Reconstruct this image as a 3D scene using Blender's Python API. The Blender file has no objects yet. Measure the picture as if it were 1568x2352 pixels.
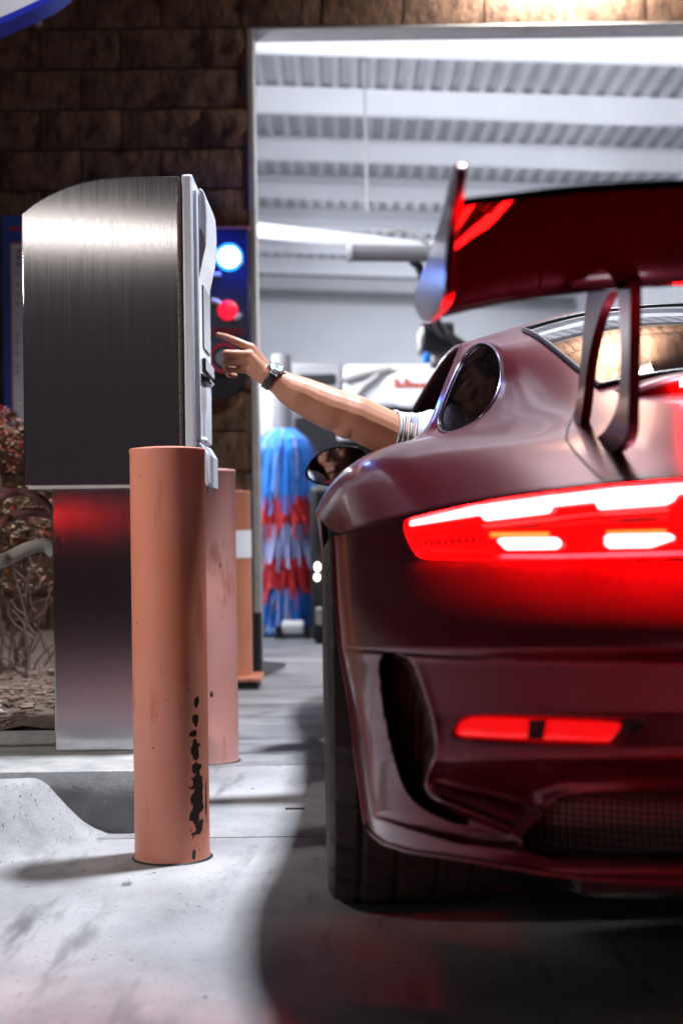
import bpy, bmesh, math, random
import numpy as np
from mathutils import Vector, Matrix, noise
from mathutils.bvhtree import BVHTree

random.seed(4)
np.random.seed(4)
S = bpy.context.scene
COL = S.collection
R = math.radians

# ------------------------------------------------------------------ camera
CAM_H = 0.75
FP = 3397.0                       # focal length in units of the 1568 px wide layout
ROLL = R(0.75)
cr, sr = math.cos(ROLL), math.sin(ROLL)
cam_d = bpy.data.cameras.new('camera')
cam = bpy.data.objects.new('camera', cam_d)
COL.objects.link(cam)
cam_d.sensor_fit = 'HORIZONTAL'
cam_d.sensor_width = 24.0
cam_d.lens = FP / 1568.0 * 24.0
cam_d.shift_y = 24.0 / 1568.0
cam_d.clip_end = 400.0
cam_d.dof.use_dof = True
cam_d.dof.focus_distance = 3.45
cam_d.dof.aperture_fstop = 2.8
right = Vector((cr, 0, -sr)); up = Vector((sr, 0, cr)); back = Vector((0, -1, 0))
mw = Matrix((right, up, back)).transposed().to_4x4()
mw.translation = Vector((0, 0, CAM_H))
cam.matrix_world = mw
S.camera = cam

# ------------------------------------------------------------------ world (night)
W = bpy.data.worlds.new('World'); S.world = W; W.use_nodes = True
wn = W.node_tree.nodes; wl = W.node_tree.links
sky = wn.new('ShaderNodeTexSky'); sky.sky_type = 'NISHITA'; sky.sun_disc = False
sky.sun_elevation = R(-6.0); sky.sun_rotation = R(0)
bg = wn['Background']; bg.inputs['Strength'].default_value = 0.7
glow = wn.new('ShaderNodeVectorMath'); glow.operation = 'ADD'; glow.inputs[1].default_value = (0.065, 0.058, 0.068)   # town glow in the night sky
wl.new(sky.outputs['Color'], glow.inputs[0]); wl.new(glow.outputs[0], bg.inputs['Color'])

# ------------------------------------------------------------------ exposure and render settings
S.view_settings.view_transform = 'Standard'
S.view_settings.look = 'None'
S.view_settings.exposure = 0.0
S.view_settings.gamma = 1.0
S.view_settings.use_curve_mapping = False
S.render.engine = 'CYCLES'
S.cycles.use_denoising = True
S.cycles.max_bounces = 7
S.cycles.glossy_bounces = 5
S.cycles.transmission_bounces = 6
S.cycles.transparent_max_bounces = 8
S.cycles.sample_clamp_indirect = 8.0
S.cycles.caustics_reflective = False
S.cycles.caustics_refractive = False

# lamp powers (W) and colours, tuned here
P_CANOPY, C_CANOPY = 210.0, (0.88, 0.92, 1.0)     # lamp over the pay lane
P_LOT, C_LOT = 11.0, (1.0, 0.93, 0.86)            # lot lamp behind the photographer and added fill lamps
P_HIGHLIGHT = 15.0                                    # lamp strip added over the opening for the car's shoulder highlight
P_WALL, C_WALL = 140.0, (1.0, 0.93, 0.84)          # flat light on the wall over the opening
P_TUNNEL, C_TUNNEL = 68.0, (0.90, 0.93, 1.0)       # tubes in the tunnel
E_BAR = 1050.0                                       # tail light bars
E_LENS = 1.1
E_SIGN = 9.0

# ------------------------------------------------------------------ helpers
def at(px, py, Y):
    """a point of the photograph's layout (1568 x 2352) at distance Y"""
    u = (px - 784.0) / FP * Y; v = (1200.0 - py) / FP * Y
    return Vector((u * cr + v * sr, Y, CAM_H - u * sr + v * cr))

def fin(o, label=None, cat=None, group=None, kind=None):
    if label: o['label'] = label
    if cat: o['category'] = cat
    if group: o['group'] = group
    if kind: o['kind'] = kind
    return o

def empty(name, loc, label=None, cat=None, group=None, rz=0.0, kind=None):
    o = bpy.data.objects.new(name, None); COL.objects.link(o)
    o.empty_display_size = 0.1
    o.location = loc; o.rotation_euler = (0, 0, rz)
    return fin(o, label, cat, group, kind)

class MB:
    def __init__(s):
        s.v = []; s.f = []; s.m = []; s.n = 0
    def add(s, verts, faces, mi=0):
        b = len(s.v)
        s.v.extend([tuple(p) for p in verts])
        s.f.extend([tuple(i + b for i in q) for q in faces])
        s.m.extend([mi] * len(faces))
        return s
    def box(s, lo, hi, mi=0, M=None):
        (a, b, c), (d, e, g) = lo, hi
        vs = [(a,b,c),(d,b,c),(d,e,c),(a,e,c),(a,b,g),(d,b,g),(d,e,g),(a,e,g)]
        if M is not None: vs = [M @ Vector(p) for p in vs]
        return s.add(vs, [(3,2,1,0),(4,5,6,7),(0,1,5,4),(1,2,6,5),(2,3,7,6),(3,0,4,7)], mi)
    def cyl(s, p0, p1, r0, r1=None, n=16, mi=0, caps=True):
        r1 = r0 if r1 is None else r1
        return s.tube([p0, p1], [r0, r1], n, mi, caps)
    def tube(s, pts, r, n=10, mi=0, caps=True):
        pts = [Vector(p) for p in pts]
        rr = r if isinstance(r, (list, tuple)) else [r] * len(pts)
        vs = []; fs = []
        ref = None
        for i, p in enumerate(pts):
            t = (pts[min(i + 1, len(pts) - 1)] - pts[max(i - 1, 0)]).normalized()
            if ref is None:
                ref = Vector((0, 0, 1)) if abs(t.z) < 0.9 else Vector((1, 0, 0))
            a = (ref - t * ref.dot(t)).normalized(); ref = a
            b = t.cross(a)
            for k in range(n):
                w = 2 * math.pi * k / n
                vs.append(p + (a * math.cos(w) + b * math.sin(w)) * rr[i])
        for i in range(len(pts) - 1):
            for k in range(n):
                k2 = (k + 1) % n
                fs.append((i*n+k, i*n+k2, (i+1)*n+k2, (i+1)*n+k))
        if caps:
            fs.append(tuple(range(n - 1, -1, -1)))
            fs.append(tuple((len(pts)-1)*n + k for k in range(n)))
        return s.add(vs, fs, mi)
    def lathe(s, prof, n=32, M=None, mi=0):
        """profile of (radius, height) about z"""
        vs = []; fs = []
        for (r, z) in prof:
            for k in range(n):
                w = 2 * math.pi * k / n
                p = Vector((r * math.cos(w), r * math.sin(w), z))
                vs.append(M @ p if M is not None else p)
        for i in range(len(prof) - 1):
            for k in range(n):
                k2 = (k + 1) % n
                fs.append((i*n+k, i*n+k2, (i+1)*n+k2, (i+1)*n+k))
        return s.add(vs, fs, mi)
    def prism(s, pts, d, mi=0):
        """closed planar loop of 3D points pushed along vector d"""
        pts = [Vector(p) for p in pts]; d = Vector(d); n = len(pts)
        vs = pts + [p + d for p in pts]
        fs = [tuple(range(n - 1, -1, -1)), tuple(range(n, 2 * n))]
        fs += [(i, (i+1) % n, n + (i+1) % n, n + i) for i in range(n)]
        return s.add(vs, fs, mi)
    def grid(s, rows, mi=0, close=False):
        b = len(s.v); nr = len(rows); nc = len(rows[0])
        for r in rows: s.v.extend([tuple(p) for p in r])
        for i in range(nr - 1):
            for j in range(nc if close else nc - 1):
                j2 = (j + 1) % nc
                s.f.append((b+i*nc+j, b+i*nc+j2, b+(i+1)*nc+j2, b+(i+1)*nc+j)); s.m.append(mi)
        return s
    def ball(s, c, r, mi=0, nu=16, nv=10, M=None):
        """ellipsoid; r is a number or three radii"""
        c = Vector(c); r = (r, r, r) if isinstance(r, (int, float)) else r
        rows = []
        for i in range(1, nv):
            a = math.pi * i / nv
            rows.append([(math.sin(a)*math.cos(2*math.pi*k/nu), math.sin(a)*math.sin(2*math.pi*k/nu), math.cos(a)) for k in range(nu)])
        vs = [(0,0,1)] + [p for q in rows for p in q] + [(0,0,-1)]
        vs = [Vector((p[0]*r[0], p[1]*r[1], p[2]*r[2])) for p in vs]
        if M is not None: vs = [M @ p for p in vs]
        vs = [p + c for p in vs]
        fs = [(0, 1+k, 1+(k+1)%nu) for k in range(nu)]
        for i in range(nv - 2):
            for k in range(nu):
                k2 = (k+1) % nu
                fs.append((1+i*nu+k, 1+(i+1)*nu+k, 1+(i+1)*nu+k2, 1+i*nu+k2))
        L = len(vs) - 1; q = 1 + (nv-2)*nu
        fs += [(L, q+(k+1)%nu, q+k) for k in range(nu)]
        return s.add(vs, fs, mi)
    def capsule(s, p0, p1, r0, r1, n=14):
        """a tapered limb piece with round ends (closed)"""
        p0 = Vector(p0); p1 = Vector(p1); t = (p1 - p0); L = t.length
        t = t.normalized()
        pts = []; rr = []
        for k in range(5):
            a = math.pi/2 * (1 - k/4)
            pts.append(p0 - t*r0*math.sin(a)); rr.append(max(r0*math.cos(a), r0*0.08))
        for k in range(5):
            a = math.pi/2 * k/4
            pts.append(p1 + t*r1*math.sin(a)); rr.append(max(r1*math.cos(a), r1*0.08))
        return s.tube(pts, rr, n)
    def mirror(s):
        b = len(s.v)
        s.v += [(-p[0], p[1], p[2]) for p in s.v]
        s.f += [tuple(i + b for i in reversed(q)) for q in s.f]
        s.m += list(s.m)
        return s
    def mesh(s, name, mats, smooth=40):
        me = bpy.data.meshes.new(name)
        me.from_pydata(s.v, [], s.f)
        for m in (mats if isinstance(mats, (list, tuple)) else [mats]): me.materials.append(m)
        if max(s.m, default=0) > 0: me.polygons.foreach_set('material_index', s.m)
        if smooth:
            me.polygons.foreach_set('use_smooth', [True] * len(s.f))
            me.update()
            me.set_sharp_from_angle(angle=R(smooth))
        me.update()
        return me
    def build(s, name, mats, parent=None, smooth=40, bevel=0.0, seg=2, loc=None, rz=0.0, recalc=False):
        me = s.mesh(name, mats, smooth)
        if recalc:
            bm = bmesh.new(); bm.from_mesh(me); bmesh.ops.recalc_face_normals(bm, faces=bm.faces); bm.to_mesh(me); bm.free()
        o = bpy.data.objects.new(name, me); COL.objects.link(o)
        if parent: o.parent = parent
        if loc is not None: o.location = loc
        if rz: o.rotation_euler = (0, 0, rz)
        if bevel:
            b = o.modifiers.new('bevel', 'BEVEL'); b.width = bevel; b.segments = seg
            b.limit_method = 'ANGLE'; b.angle_limit = R(35)
        return o

def link_copy(o, parent=None, name=None):
    c = o.copy(); COL.objects.link(c)
    if parent: c.parent = parent
    return c

def copy_thing(t, loc, label, rz=None):
    c = t.copy(); COL.objects.link(c); c.location = loc
    if rz is not None: c.rotation_euler = (0, 0, rz)
    c['label'] = label
    for ch in list(t.children):
        d = ch.copy(); COL.objects.link(d); d.parent = c
        for g in list(ch.children):
            e = g.copy(); COL.objects.link(e); e.parent = d
    return c

# ------------------------------------------------------------------ materials
def mat(name, col, rough=0.5, metal=0.0, var=None, bump=None, emis=None, es=0.0, coat=0.0, coat_r=0.1,
        aniso=0.0, sss=0.0, spec=0.5, rvar=None, trans=0.0, spots=None, sheen=0.0):
    """var=(scale, colour2, contrast, stretch xyz); bump=(scale, strength, distance, stretch);
    spots=(scale, colour, threshold, softness, stretch)"""
    m = bpy.data.materials.new(name); m.use_nodes = True
    nt = m.node_tree; N = nt.nodes; L = nt.links
    p = N['Principled BSDF']
    p.inputs['Base Color'].default_value = (*col, 1)
    p.inputs['Roughness'].default_value = rough
    p.inputs['Metallic'].default_value = metal
    p.inputs['Specular IOR Level'].default_value = spec
    p.inputs['Coat Weight'].default_value = coat
    p.inputs['Coat Roughness'].default_value = coat_r
    p.inputs['Anisotropic'].default_value = aniso
    p.inputs['Transmission Weight'].default_value = trans
    p.inputs['Sheen Weight'].default_value = sheen
    if sss:
        p.inputs['Subsurface Weight'].default_value = sss
        p.inputs['Subsurface Radius'].default_value = (0.012, 0.005, 0.003)
        p.inputs['Subsurface Scale'].default_value = 1.0
    if emis:
        p.inputs['Emission Color'].default_value = (*emis, 1)
        p.inputs['Emission Strength'].default_value = es
    tc = N.new('ShaderNodeTexCoord')
    oi = N.new('ShaderNodeObjectInfo')
    def coords(stretch, seed=True):
        mp = N.new('ShaderNodeMapping'); L.new(tc.outputs['Object'], mp.inputs['Vector'])
        mp.inputs['Scale'].default_value = stretch
        if seed:
            mul = N.new('ShaderNodeVectorMath'); mul.operation = 'SCALE'
            cx = N.new('ShaderNodeCombineXYZ')
            for k in ('X', 'Y', 'Z'): L.new(oi.outputs['Random'], cx.inputs[k])
            L.new(cx.outputs[0], mul.inputs[0]); mul.inputs['Scale'].default_value = 37.0
            L.new(mul.outputs[0], mp.inputs['Location'])
        return mp.outputs[0]
    def noise_n(scale, stretch, detail=6.0, rough_=0.6):
        n = N.new('ShaderNodeTexNoise'); n.inputs['Scale'].default_value = scale
        n.inputs['Detail'].default_value = detail; n.inputs['Roughness'].default_value = rough_
        L.new(coords(stretch), n.inputs['Vector'])
        return n.outputs['Fac']
    colsock = None
    if var:
        sc, c2, k = var[0], var[1], var[2]
        st = var[3] if len(var) > 3 else (1, 1, 1)
        f = noise_n(sc, st)
        rp = N.new('ShaderNodeMapRange'); rp.inputs['From Min'].default_value = 0.5 - 0.25 / k
        rp.inputs['From Max'].default_value = 0.5 + 0.25 / k; L.new(f, rp.inputs['Value'])
        mx = N.new('ShaderNodeMix'); mx.data_type = 'RGBA'
        mx.inputs['A'].default_value = (*col, 1); mx.inputs['B'].default_value = (*c2, 1)
        L.new(rp.outputs[0], mx.inputs['Factor']); colsock = mx.outputs['Result']
    for sp in (spots or []):
        sc, c2, th, so = sp[:4]; st = sp[4] if len(sp) > 4 else (1, 1, 1)
        f = noise_n(sc, st, 3.0)
        rp = N.new('ShaderNodeMapRange'); rp.inputs['From Min'].default_value = th
        rp.inputs['From Max'].default_value = th + so; L.new(f, rp.inputs['Value'])
        mx = N.new('ShaderNodeMix'); mx.data_type = 'RGBA'
        if colsock: L.new(colsock, mx.inputs['A'])
        else: mx.inputs['A'].default_value = (*col, 1)
        mx.inputs['B'].default_value = (*c2, 1)
        L.new(rp.outputs[0], mx.inputs['Factor']); colsock = mx.outputs['Result']
    if colsock: L.new(colsock, p.inputs['Base Color'])
    if rvar:
        f = noise_n(rvar[0], rvar[3] if len(rvar) > 3 else (1, 1, 1))
        rp = N.new('ShaderNodeMapRange'); rp.inputs['From Min'].default_value = 0.3; rp.inputs['From Max'].default_value = 0.7
        rp.inputs['To Min'].default_value = rvar[1]; rp.inputs['To Max'].default_value = rvar[2]
        L.new(f, rp.inputs['Value']); L.new(rp.outputs[0], p.inputs['Roughness'])
    prev = None
    for b in (bump if isinstance(bump, list) else [bump] if bump else []):
        f = noise_n(b[0], b[3] if len(b) > 3 else (1, 1, 1), b[4] if len(b) > 4 else 8.0)
        bn = N.new('ShaderNodeBump'); bn.inputs['Strength'].default_value = b[1]; bn.inputs['Distance'].default_value = b[2]
        L.new(f, bn.inputs['Height'])
        if prev: L.new(prev, bn.inputs['Normal'])
        prev = bn.outputs[0]
    if prev: L.new(prev, p.inputs['Normal'])
    m['bsdf'] = 1
    return m

def glass(name, tint, dark=0.5, rough=0.02):
    m = bpy.data.materials.new(name); m.use_nodes = True
    nt = m.node_tree; N = nt.nodes; L = nt.links
    N.remove(N['Principled BSDF'])
    tr = N.new('ShaderNodeBsdfTransparent'); tr.inputs['Color'].default_value = (*[c * dark for c in tint], 1)
    gl = N.new('ShaderNodeBsdfGlossy'); gl.inputs['Roughness'].default_value = rough
    fr = N.new('ShaderNodeFresnel'); fr.inputs['IOR'].default_value = 1.75
    mx = N.new('ShaderNodeMixShader')
    L.new(fr.outputs[0], mx.inputs[0]); L.new(tr.outputs[0], mx.inputs[1]); L.new(gl.outputs[0], mx.inputs[2])
    L.new(mx.outputs[0], N['Material Output'].inputs['Surface'])
    return m

def emit(name, col, strength):
    return mat(name, (0.02, 0.02, 0.02), 0.4, emis=col, es=strength)

M_CONC = mat('drive_concrete', (0.46, 0.46, 0.475), 0.75, var=(2.6, (0.22, 0.22, 0.235), 1.5, (1, 0.7, 1)), bump=[(320, 0.45, 0.0025), (36, 0.4, 0.004)],
             spots=[(24, (0.12, 0.12, 0.125), 0.685, 0.05), (5, (0.17, 0.17, 0.18), 0.56, 0.16, (2.2, 0.4, 1)), (110, (0.16, 0.16, 0.17), 0.63, 0.06), (14, (0.14, 0.14, 0.145), 0.69, 0.06, (1, 0.5, 1))], rvar=(3, 0.5, 0.85))
M_CONC_IN = mat('tunnel_concrete', (0.36, 0.36, 0.38), 0.55, var=(1.2, (0.12, 0.12, 0.13), 1.3, (1, 2.6, 1)), bump=(40, 0.2, 0.003), rvar=(1.5, 0.25, 0.7))
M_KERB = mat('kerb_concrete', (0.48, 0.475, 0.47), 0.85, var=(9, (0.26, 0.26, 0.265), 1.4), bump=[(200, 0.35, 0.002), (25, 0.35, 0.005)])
M_KERBFACE = mat('shaded_kerb_face', (0.19, 0.195, 0.205), 0.9, var=(9, (0.11, 0.115, 0.125), 1.2), bump=[(160, 0.6, 0.003), (28, 0.6, 0.009)],  # shade of the upright face put into a darker concrete; pits are texture
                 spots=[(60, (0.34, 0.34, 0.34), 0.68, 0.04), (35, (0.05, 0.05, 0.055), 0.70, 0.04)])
M_SOIL = mat('dry_soil', (0.19, 0.14, 0.105), 0.95, var=(14, (0.08, 0.055, 0.042), 1.4), bump=(90, 0.9, 0.01))
M_BLOCK = mat('split_face_block', (0.036, 0.015, 0.0075), 0.9, var=(16, (0.19, 0.098, 0.055), 1.4, (1.5, 1, 0.6)), bump=[(70, 0.9, 0.012), (18, 0.6, 0.02, (1.6, 1, 0.7))])
M_MORTAR = mat('mortar', (0.13, 0.082, 0.06), 0.95, var=(20, (0.18, 0.12, 0.085), 1), bump=(120, 0.5, 0.004))
M_WHITE = mat('white_steel_paint', (0.74, 0.75, 0.78), 0.45, var=(1.5, (0.66, 0.67, 0.71), 1))
M_DECK = mat('roof_deck_paint', (0.50, 0.50, 0.52), 0.5, var=(2.5, (0.38, 0.38, 0.41), 1))
M_GREY = mat('grey_paint', (0.30, 0.30, 0.31), 0.5, var=(3, (0.22, 0.22, 0.23), 1))
M_STEELTRIM = mat('grey_trim_steel', (0.42, 0.40, 0.39), 0.5, var=(9, (0.30, 0.28, 0.27), 1.2), metal=0.2)
M_BLACK = mat('black_rubber', (0.018, 0.018, 0.02), 0.6, bump=(60, 0.2, 0.003))
M_BLACKPL = mat('black_plastic', (0.015, 0.015, 0.018), 0.35)
M_VENT = mat('dark_mesh', (0.006, 0.005, 0.006), 0.5)
M_PVC = mat('white_pipe_plastic', (0.80, 0.81, 0.83), 0.3)
M_BLUEF = mat('blue_brush_foam', (0.012, 0.19, 0.80), 0.7, sheen=0.2, var=(3, (0.03, 0.32, 0.95), 1, (6, 6, 1)))
M_REDF = mat('red_brush_foam', (0.75, 0.02, 0.03), 0.7, sheen=0.2)
M_PALEF = mat('pale_blue_brush_foam', (0.42, 0.48, 0.85), 0.7, sheen=0.2)
M_KIOSKP = mat('pale_blue_powder_coat', (0.55, 0.60, 0.68), 0.35, bump=(400, 0.05, 0.001))
M_KIOSKS = mat('visor_side_shadow', (0.20, 0.19, 0.22), 0.4)  # shaded underside of the visor, put in as a darker tone
M_HINGE = mat('brown_hinge', (0.07, 0.05, 0.05), 0.5, metal=0.4)

def steel(name):
    m = mat(name, (0.40, 0.39, 0.40), 0.2, 1.0, aniso=0.9, var=(3, (0.46, 0.45, 0.47), 1, (150, 150, 1.0)),
            rvar=(3, 0.11, 0.16, (130, 130, 0.8)), bump=[(1.3, 0.22, 0.012, (0.8, 1, 1.2), 1.0), (3, 0.02, 0.0012, (140, 140, 0.4), 0.0)])
    N = m.node_tree.nodes; L = m.node_tree.links
    tg = N.new('ShaderNodeTangent'); tg.direction_type = 'RADIAL'; tg.axis = 'Z'
    N['Principled BSDF'].inputs['Anisotropic Rotation'].default_value = 0.0
    L.new(tg.outputs[0], N['Principled BSDF'].inputs['Tangent'])
    return m
M_STEEL = steel('brushed_stainless_steel')

M_PAINT = mat('satin_plum_car_paint', (0.125, 0.008, 0.019), 0.28, 0.55, spec=0.12, coat=0.42, coat_r=0.075)
M_PAINTG = mat('gloss_plum_wing_paint', (0.0017, 0.0002, 0.0006), 0.3, 0.0, spec=0.0, coat=0.14, coat_r=0.008)
M_RUBBER = mat('tyre_rubber', (0.036, 0.033, 0.033), 0.62, bump=(180, 0.2, 0.001))
M_RIM = mat('dark_rim_metal', (0.05, 0.05, 0.055), 0.3, 0.9)
M_LENS = mat('red_lens', (0.35, 0.004, 0.004), 0.12, emis=(1.0, 0.0006, 0.0008), es=E_LENS, coat=0.2, coat_r=0.03)
M_LENSD = mat('dark_red_lens', (0.10, 0.002, 0.004), 0.15, emis=(1.0, 0.001, 0.001), es=E_LENS * 0.06, coat=0.4, coat_r=0.03)
M_BAR = emit('lit_light_bar', (1.0, 0.0028, 0.003), E_BAR)
M_EDGE = emit('added_edge_light', (1.0, 0.0004, 0.0006), E_BAR * 0.7)  # lens lip; its strong glow is added to redden the bumper
M_LED = emit('lit_white_led', (1.0, 0.55, 0.5), E_BAR * 0.6)
M_AMBER = emit('lit_amber_strip', (1.0, 0.22, 0.02), 2.2)
M_REFL = mat('glowing_red_reflector', (0.5, 0.004, 0.004), 0.15, emis=(1.0, 0.003, 0.004), es=0.9, coat=1.0, var=(30, (0.3, 0.002, 0.003), 1, (3, 3, 0.3)))  # no lamp: the bright red shine is put in as emission
M_REFLD = mat('dark_red_reflector', (0.06, 0.004, 0.006), 0.2, coat=1.0)
M_GLASS = glass('tinted_car_glass', (0.85, 0.8, 0.85), 0.35)
M_GLASSQ = glass('dark_privacy_glass', (0.8, 0.7, 0.85), 0.10)
M_MIRROR = mat('mirror_glass', (0.92, 0.90, 0.92), 0.02, 1.0)
M_SEAT = mat('dark_seat_leather', (0.03, 0.012, 0.014), 0.6)
M_CABIN = mat('cabin_trim', (0.05, 0.008, 0.010), 0.6)
M_CHROME = mat('thin_bright_trim', (0.24, 0.20, 0.30), 0.2, 1.0)
M_SKIN = mat('skin', (0.43, 0.205, 0.125), 0.46, sss=0.08, var=(14, (0.35, 0.15, 0.09), 1.2), bump=[(320, 0.35, 0.0012), (45, 0.25, 0.002)])
M_LIP = mat('lips', (0.34, 0.10, 0.085), 0.4)
M_HAIR = mat('dark_hair', (0.012, 0.009, 0.008), 0.5, bump=(90, 0.7, 0.01, (1, 1, 0.2)))
M_EYE = mat('eye_white', (0.6, 0.57, 0.55), 0.2)
M_IRIS = mat('dark_iris', (0.02, 0.012, 0.008), 0.1)
M_NAIL = mat('finger_nail', (0.62, 0.42, 0.34), 0.25)
M_SHIRT = mat('pale_blue_shirt_cloth', (0.60, 0.66, 0.76), 0.85, var=(14, (0.48, 0.54, 0.64), 1.0), bump=(500, 0.25, 0.001))
M_FLAGR = mat('brown_red_print', (0.13, 0.035, 0.03), 0.85)
M_FLAGW = mat('cream_print', (0.75, 0.69, 0.66), 0.85)
M_FLAGB = mat('blue_print', (0.20, 0.25, 0.50), 0.85)

# ================================================================== THE GROUND
def concrete_marks(m, pts):
    """dark drip marks gathered round a few places (wear with a shape of its own)"""
    nt = m.node_tree; N = nt.nodes; L = nt.links; p = N['Principled BSDF']
    old = p.inputs['Base Color'].links[0].from_socket
    g = N.new('ShaderNodeNewGeometry')
    acc = None
    for (x, y, rx, ry) in pts:
        mp = N.new('ShaderNodeMapping'); mp.vector_type = 'POINT'
        L.new(g.outputs['Position'], mp.inputs['Vector'])
        mp.inputs['Location'].default_value = (-x / rx, -y / ry, 0); mp.inputs['Scale'].default_value = (1 / rx, 1 / ry, 0)
        ln = N.new('ShaderNodeVectorMath'); ln.operation = 'LENGTH'; L.new(mp.outputs[0], ln.inputs[0])
        mr = N.new('ShaderNodeMapRange'); mr.inputs['From Min'].default_value = 1.0; mr.inputs['From Max'].default_value = 0.2
        L.new(ln.outputs['Value'], mr.inputs['Value'])
        if acc is None: acc = mr.outputs[0]
        else:
            mm = N.new('ShaderNodeMath'); mm.operation = 'MAXIMUM'; L.new(acc, mm.inputs[0]); L.new(mr.outputs[0], mm.inputs[1]); acc = mm.outputs[0]
    n = N.new('ShaderNodeTexVoronoi'); n.inputs['Scale'].default_value = 30; n.inputs['Randomness'].default_value = 1.0
    L.new(g.outputs['Position'], n.inputs['Vector'])
    n2 = N.new('ShaderNodeTexNoise'); n2.inputs['Scale'].default_value = 60; L.new(g.outputs['Position'], n2.inputs['Vector'])
    a = N.new('ShaderNodeMath'); a.operation = 'MULTIPLY_ADD'; L.new(n2.outputs['Fac'], a.inputs[0]); a.inputs[1].default_value = 0.28; L.new(n.outputs['Distance'], a.inputs[2])
    # random per-cell size
    s = N.new('ShaderNodeSeparateColor'); L.new(n.outputs['Color'], s.inputs[0])
    t = N.new('ShaderNodeMath'); t.operation = 'MULTIPLY_ADD'; L.new(s.outputs[0], t.inputs[0]); t.inputs[1].default_value = 0.26; t.inputs[2].default_value = 0.06
    t2 = N.new('ShaderNodeMath'); t2.operation = 'MULTIPLY'; L.new(t.outputs[0], t2.inputs[0]); L.new(acc, t2.inputs[1])
    d = N.new('ShaderNodeMath'); d.operation = 'SUBTRACT'; L.new(t2.outputs[0], d.inputs[0]); L.new(a.outputs[0], d.inputs[1])
    mr = N.new('ShaderNodeMapRange'); mr.inputs['From Min'].default_value = -0.06; mr.inputs['From Max'].default_value = 0.05; mr.inputs['To Max'].default_value = 0.75
    L.new(d.outputs[0], mr.inputs['Value'])
    mx = N.new('ShaderNodeMix'); mx.data_type = 'RGBA'; L.new(old, mx.inputs['A']); mx.inputs['B'].default_value = (0.10, 0.10, 0.105, 1)
    L.new(mr.outputs[0], mx.inputs['Factor']); L.new(mx.outputs['Result'], p.inputs['Base Color'])
concrete_marks(M_CONC, [(-0.40, 2.62, 0.28, 0.36), (-0.30, 2.95, 0.35, 0.2), (-0.06, 2.95, 0.07, 0.08), (-0.20, 3.4, 0.12, 0.1), (-0.05, 2.35, 0.16, 0.1), (-0.62, 3.2, 0.3, 0.2)])

M_FLARE = mat('broomed_concrete', (0.44, 0.44, 0.45), 0.9, var=(10, (0.26, 0.26, 0.27), 1.4), bump=[(150, 0.5, 0.003, (1.6, .5, 1)), (22, 0.6, 0.012)], spots=[(90, (0.13, 0.13, 0.135), 0.62, 0.06, (2.5, .5, .6))])
g = MB(); g.box((-60, -60, -0.4), (60, 80, -0.06))
fin(g.build('ground', M_CONC), kind='structure')

def flare(x, y):
    d = -(x + 0.545) * 0.86 + (y - 3.59) * 0.5
    t = max(0.0, min(1.0, d / 0.19)); t = (t * t * (3 - 2 * t)) ** 1.7
    if y > 3.595: t = 0.0
    wob = 0.006 * noise.noise(Vector((x * 6, y * 6, 0))) * t
    return 0.132 * t + wob

drive = empty('driveway', (0, 0, 0), kind='structure')
JY = [3.535, 4.585, 7.45]
def slab(y0, y1, x0, x1, nx, ny, fn=None, m=None):
    b = MB(); rows = []
    for j in range(ny + 1):
        y = y0 + (y1 - y0) * j / ny
        rows.append([(x0 + (x1 - x0) * i / nx, y, fn(x0 + (x1 - x0) * i / nx, y) if fn else 0.0) for i in range(nx + 1)])
    b.grid(rows)
    b.box((x0, y0, -0.05), (x1, y1, -0.012))
    # rounded down-turned lips at the joints
    b.grid([[(x0, y0, 0), (x1, y0, 0)], [(x0, y0 - 0.002, -0.012), (x1, y0 - 0.002, -0.012)]])
    b.grid([[(x0, y1 + 0.002, -0.012), (x1, y1 + 0.002, -0.012)], [(x0, y1, 0), (x1, y1, 0)]])
    return b.build('slab', m or M_CONC, drive, smooth=50)
slab(0.6, JY[0] - 0.005, -1.9, 3.2, 4, 4)
slab(-9.0, 0.594, -6, 6, 2, 2)
slab(0.6, JY[0] - 0.005, -6, -1.905, 2, 2)
slab(0.6, JY[0] - 0.005, 3.205, 6, 2, 2)
b = MB(); rows = []
slab(JY[0] + 0.004, JY[1] - 0.005, -1.9, 3.2, 4, 4)
M_CONCW = mat('stained_concrete', (0.38, 0.38, 0.395), 0.6, var=(1.6, (0.10, 0.10, 0.108), 1.4, (0.7, 2.4, 1)), bump=(60, 0.25, 0.003), rvar=(2, 0.35, 0.75), spots=[(6, (0.10, 0.10, 0.105), 0.56, 0.1, (0.6, 2.2, 1))])
slab(JY[1] + 0.004, JY[2], -0.5, 3.2, 4, 4, None, M_CONCW)
tf = MB(); tf.box((-1.45, 7.452, -0.055), (3.6, 22.3, -0.004))
fin(tf.build('tunnel_floor', M_CONC_IN), kind='structure')
# short saw cut in the slab
c = MB(); p = at(655, 1858, 3.87); q = at(700, 1859, 3.87)
c.box((p.x, 3.868, -0.002), (q.x, 3.884, 0.0025)); c.build('floor_crack', M_BLACK, drive)

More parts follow.
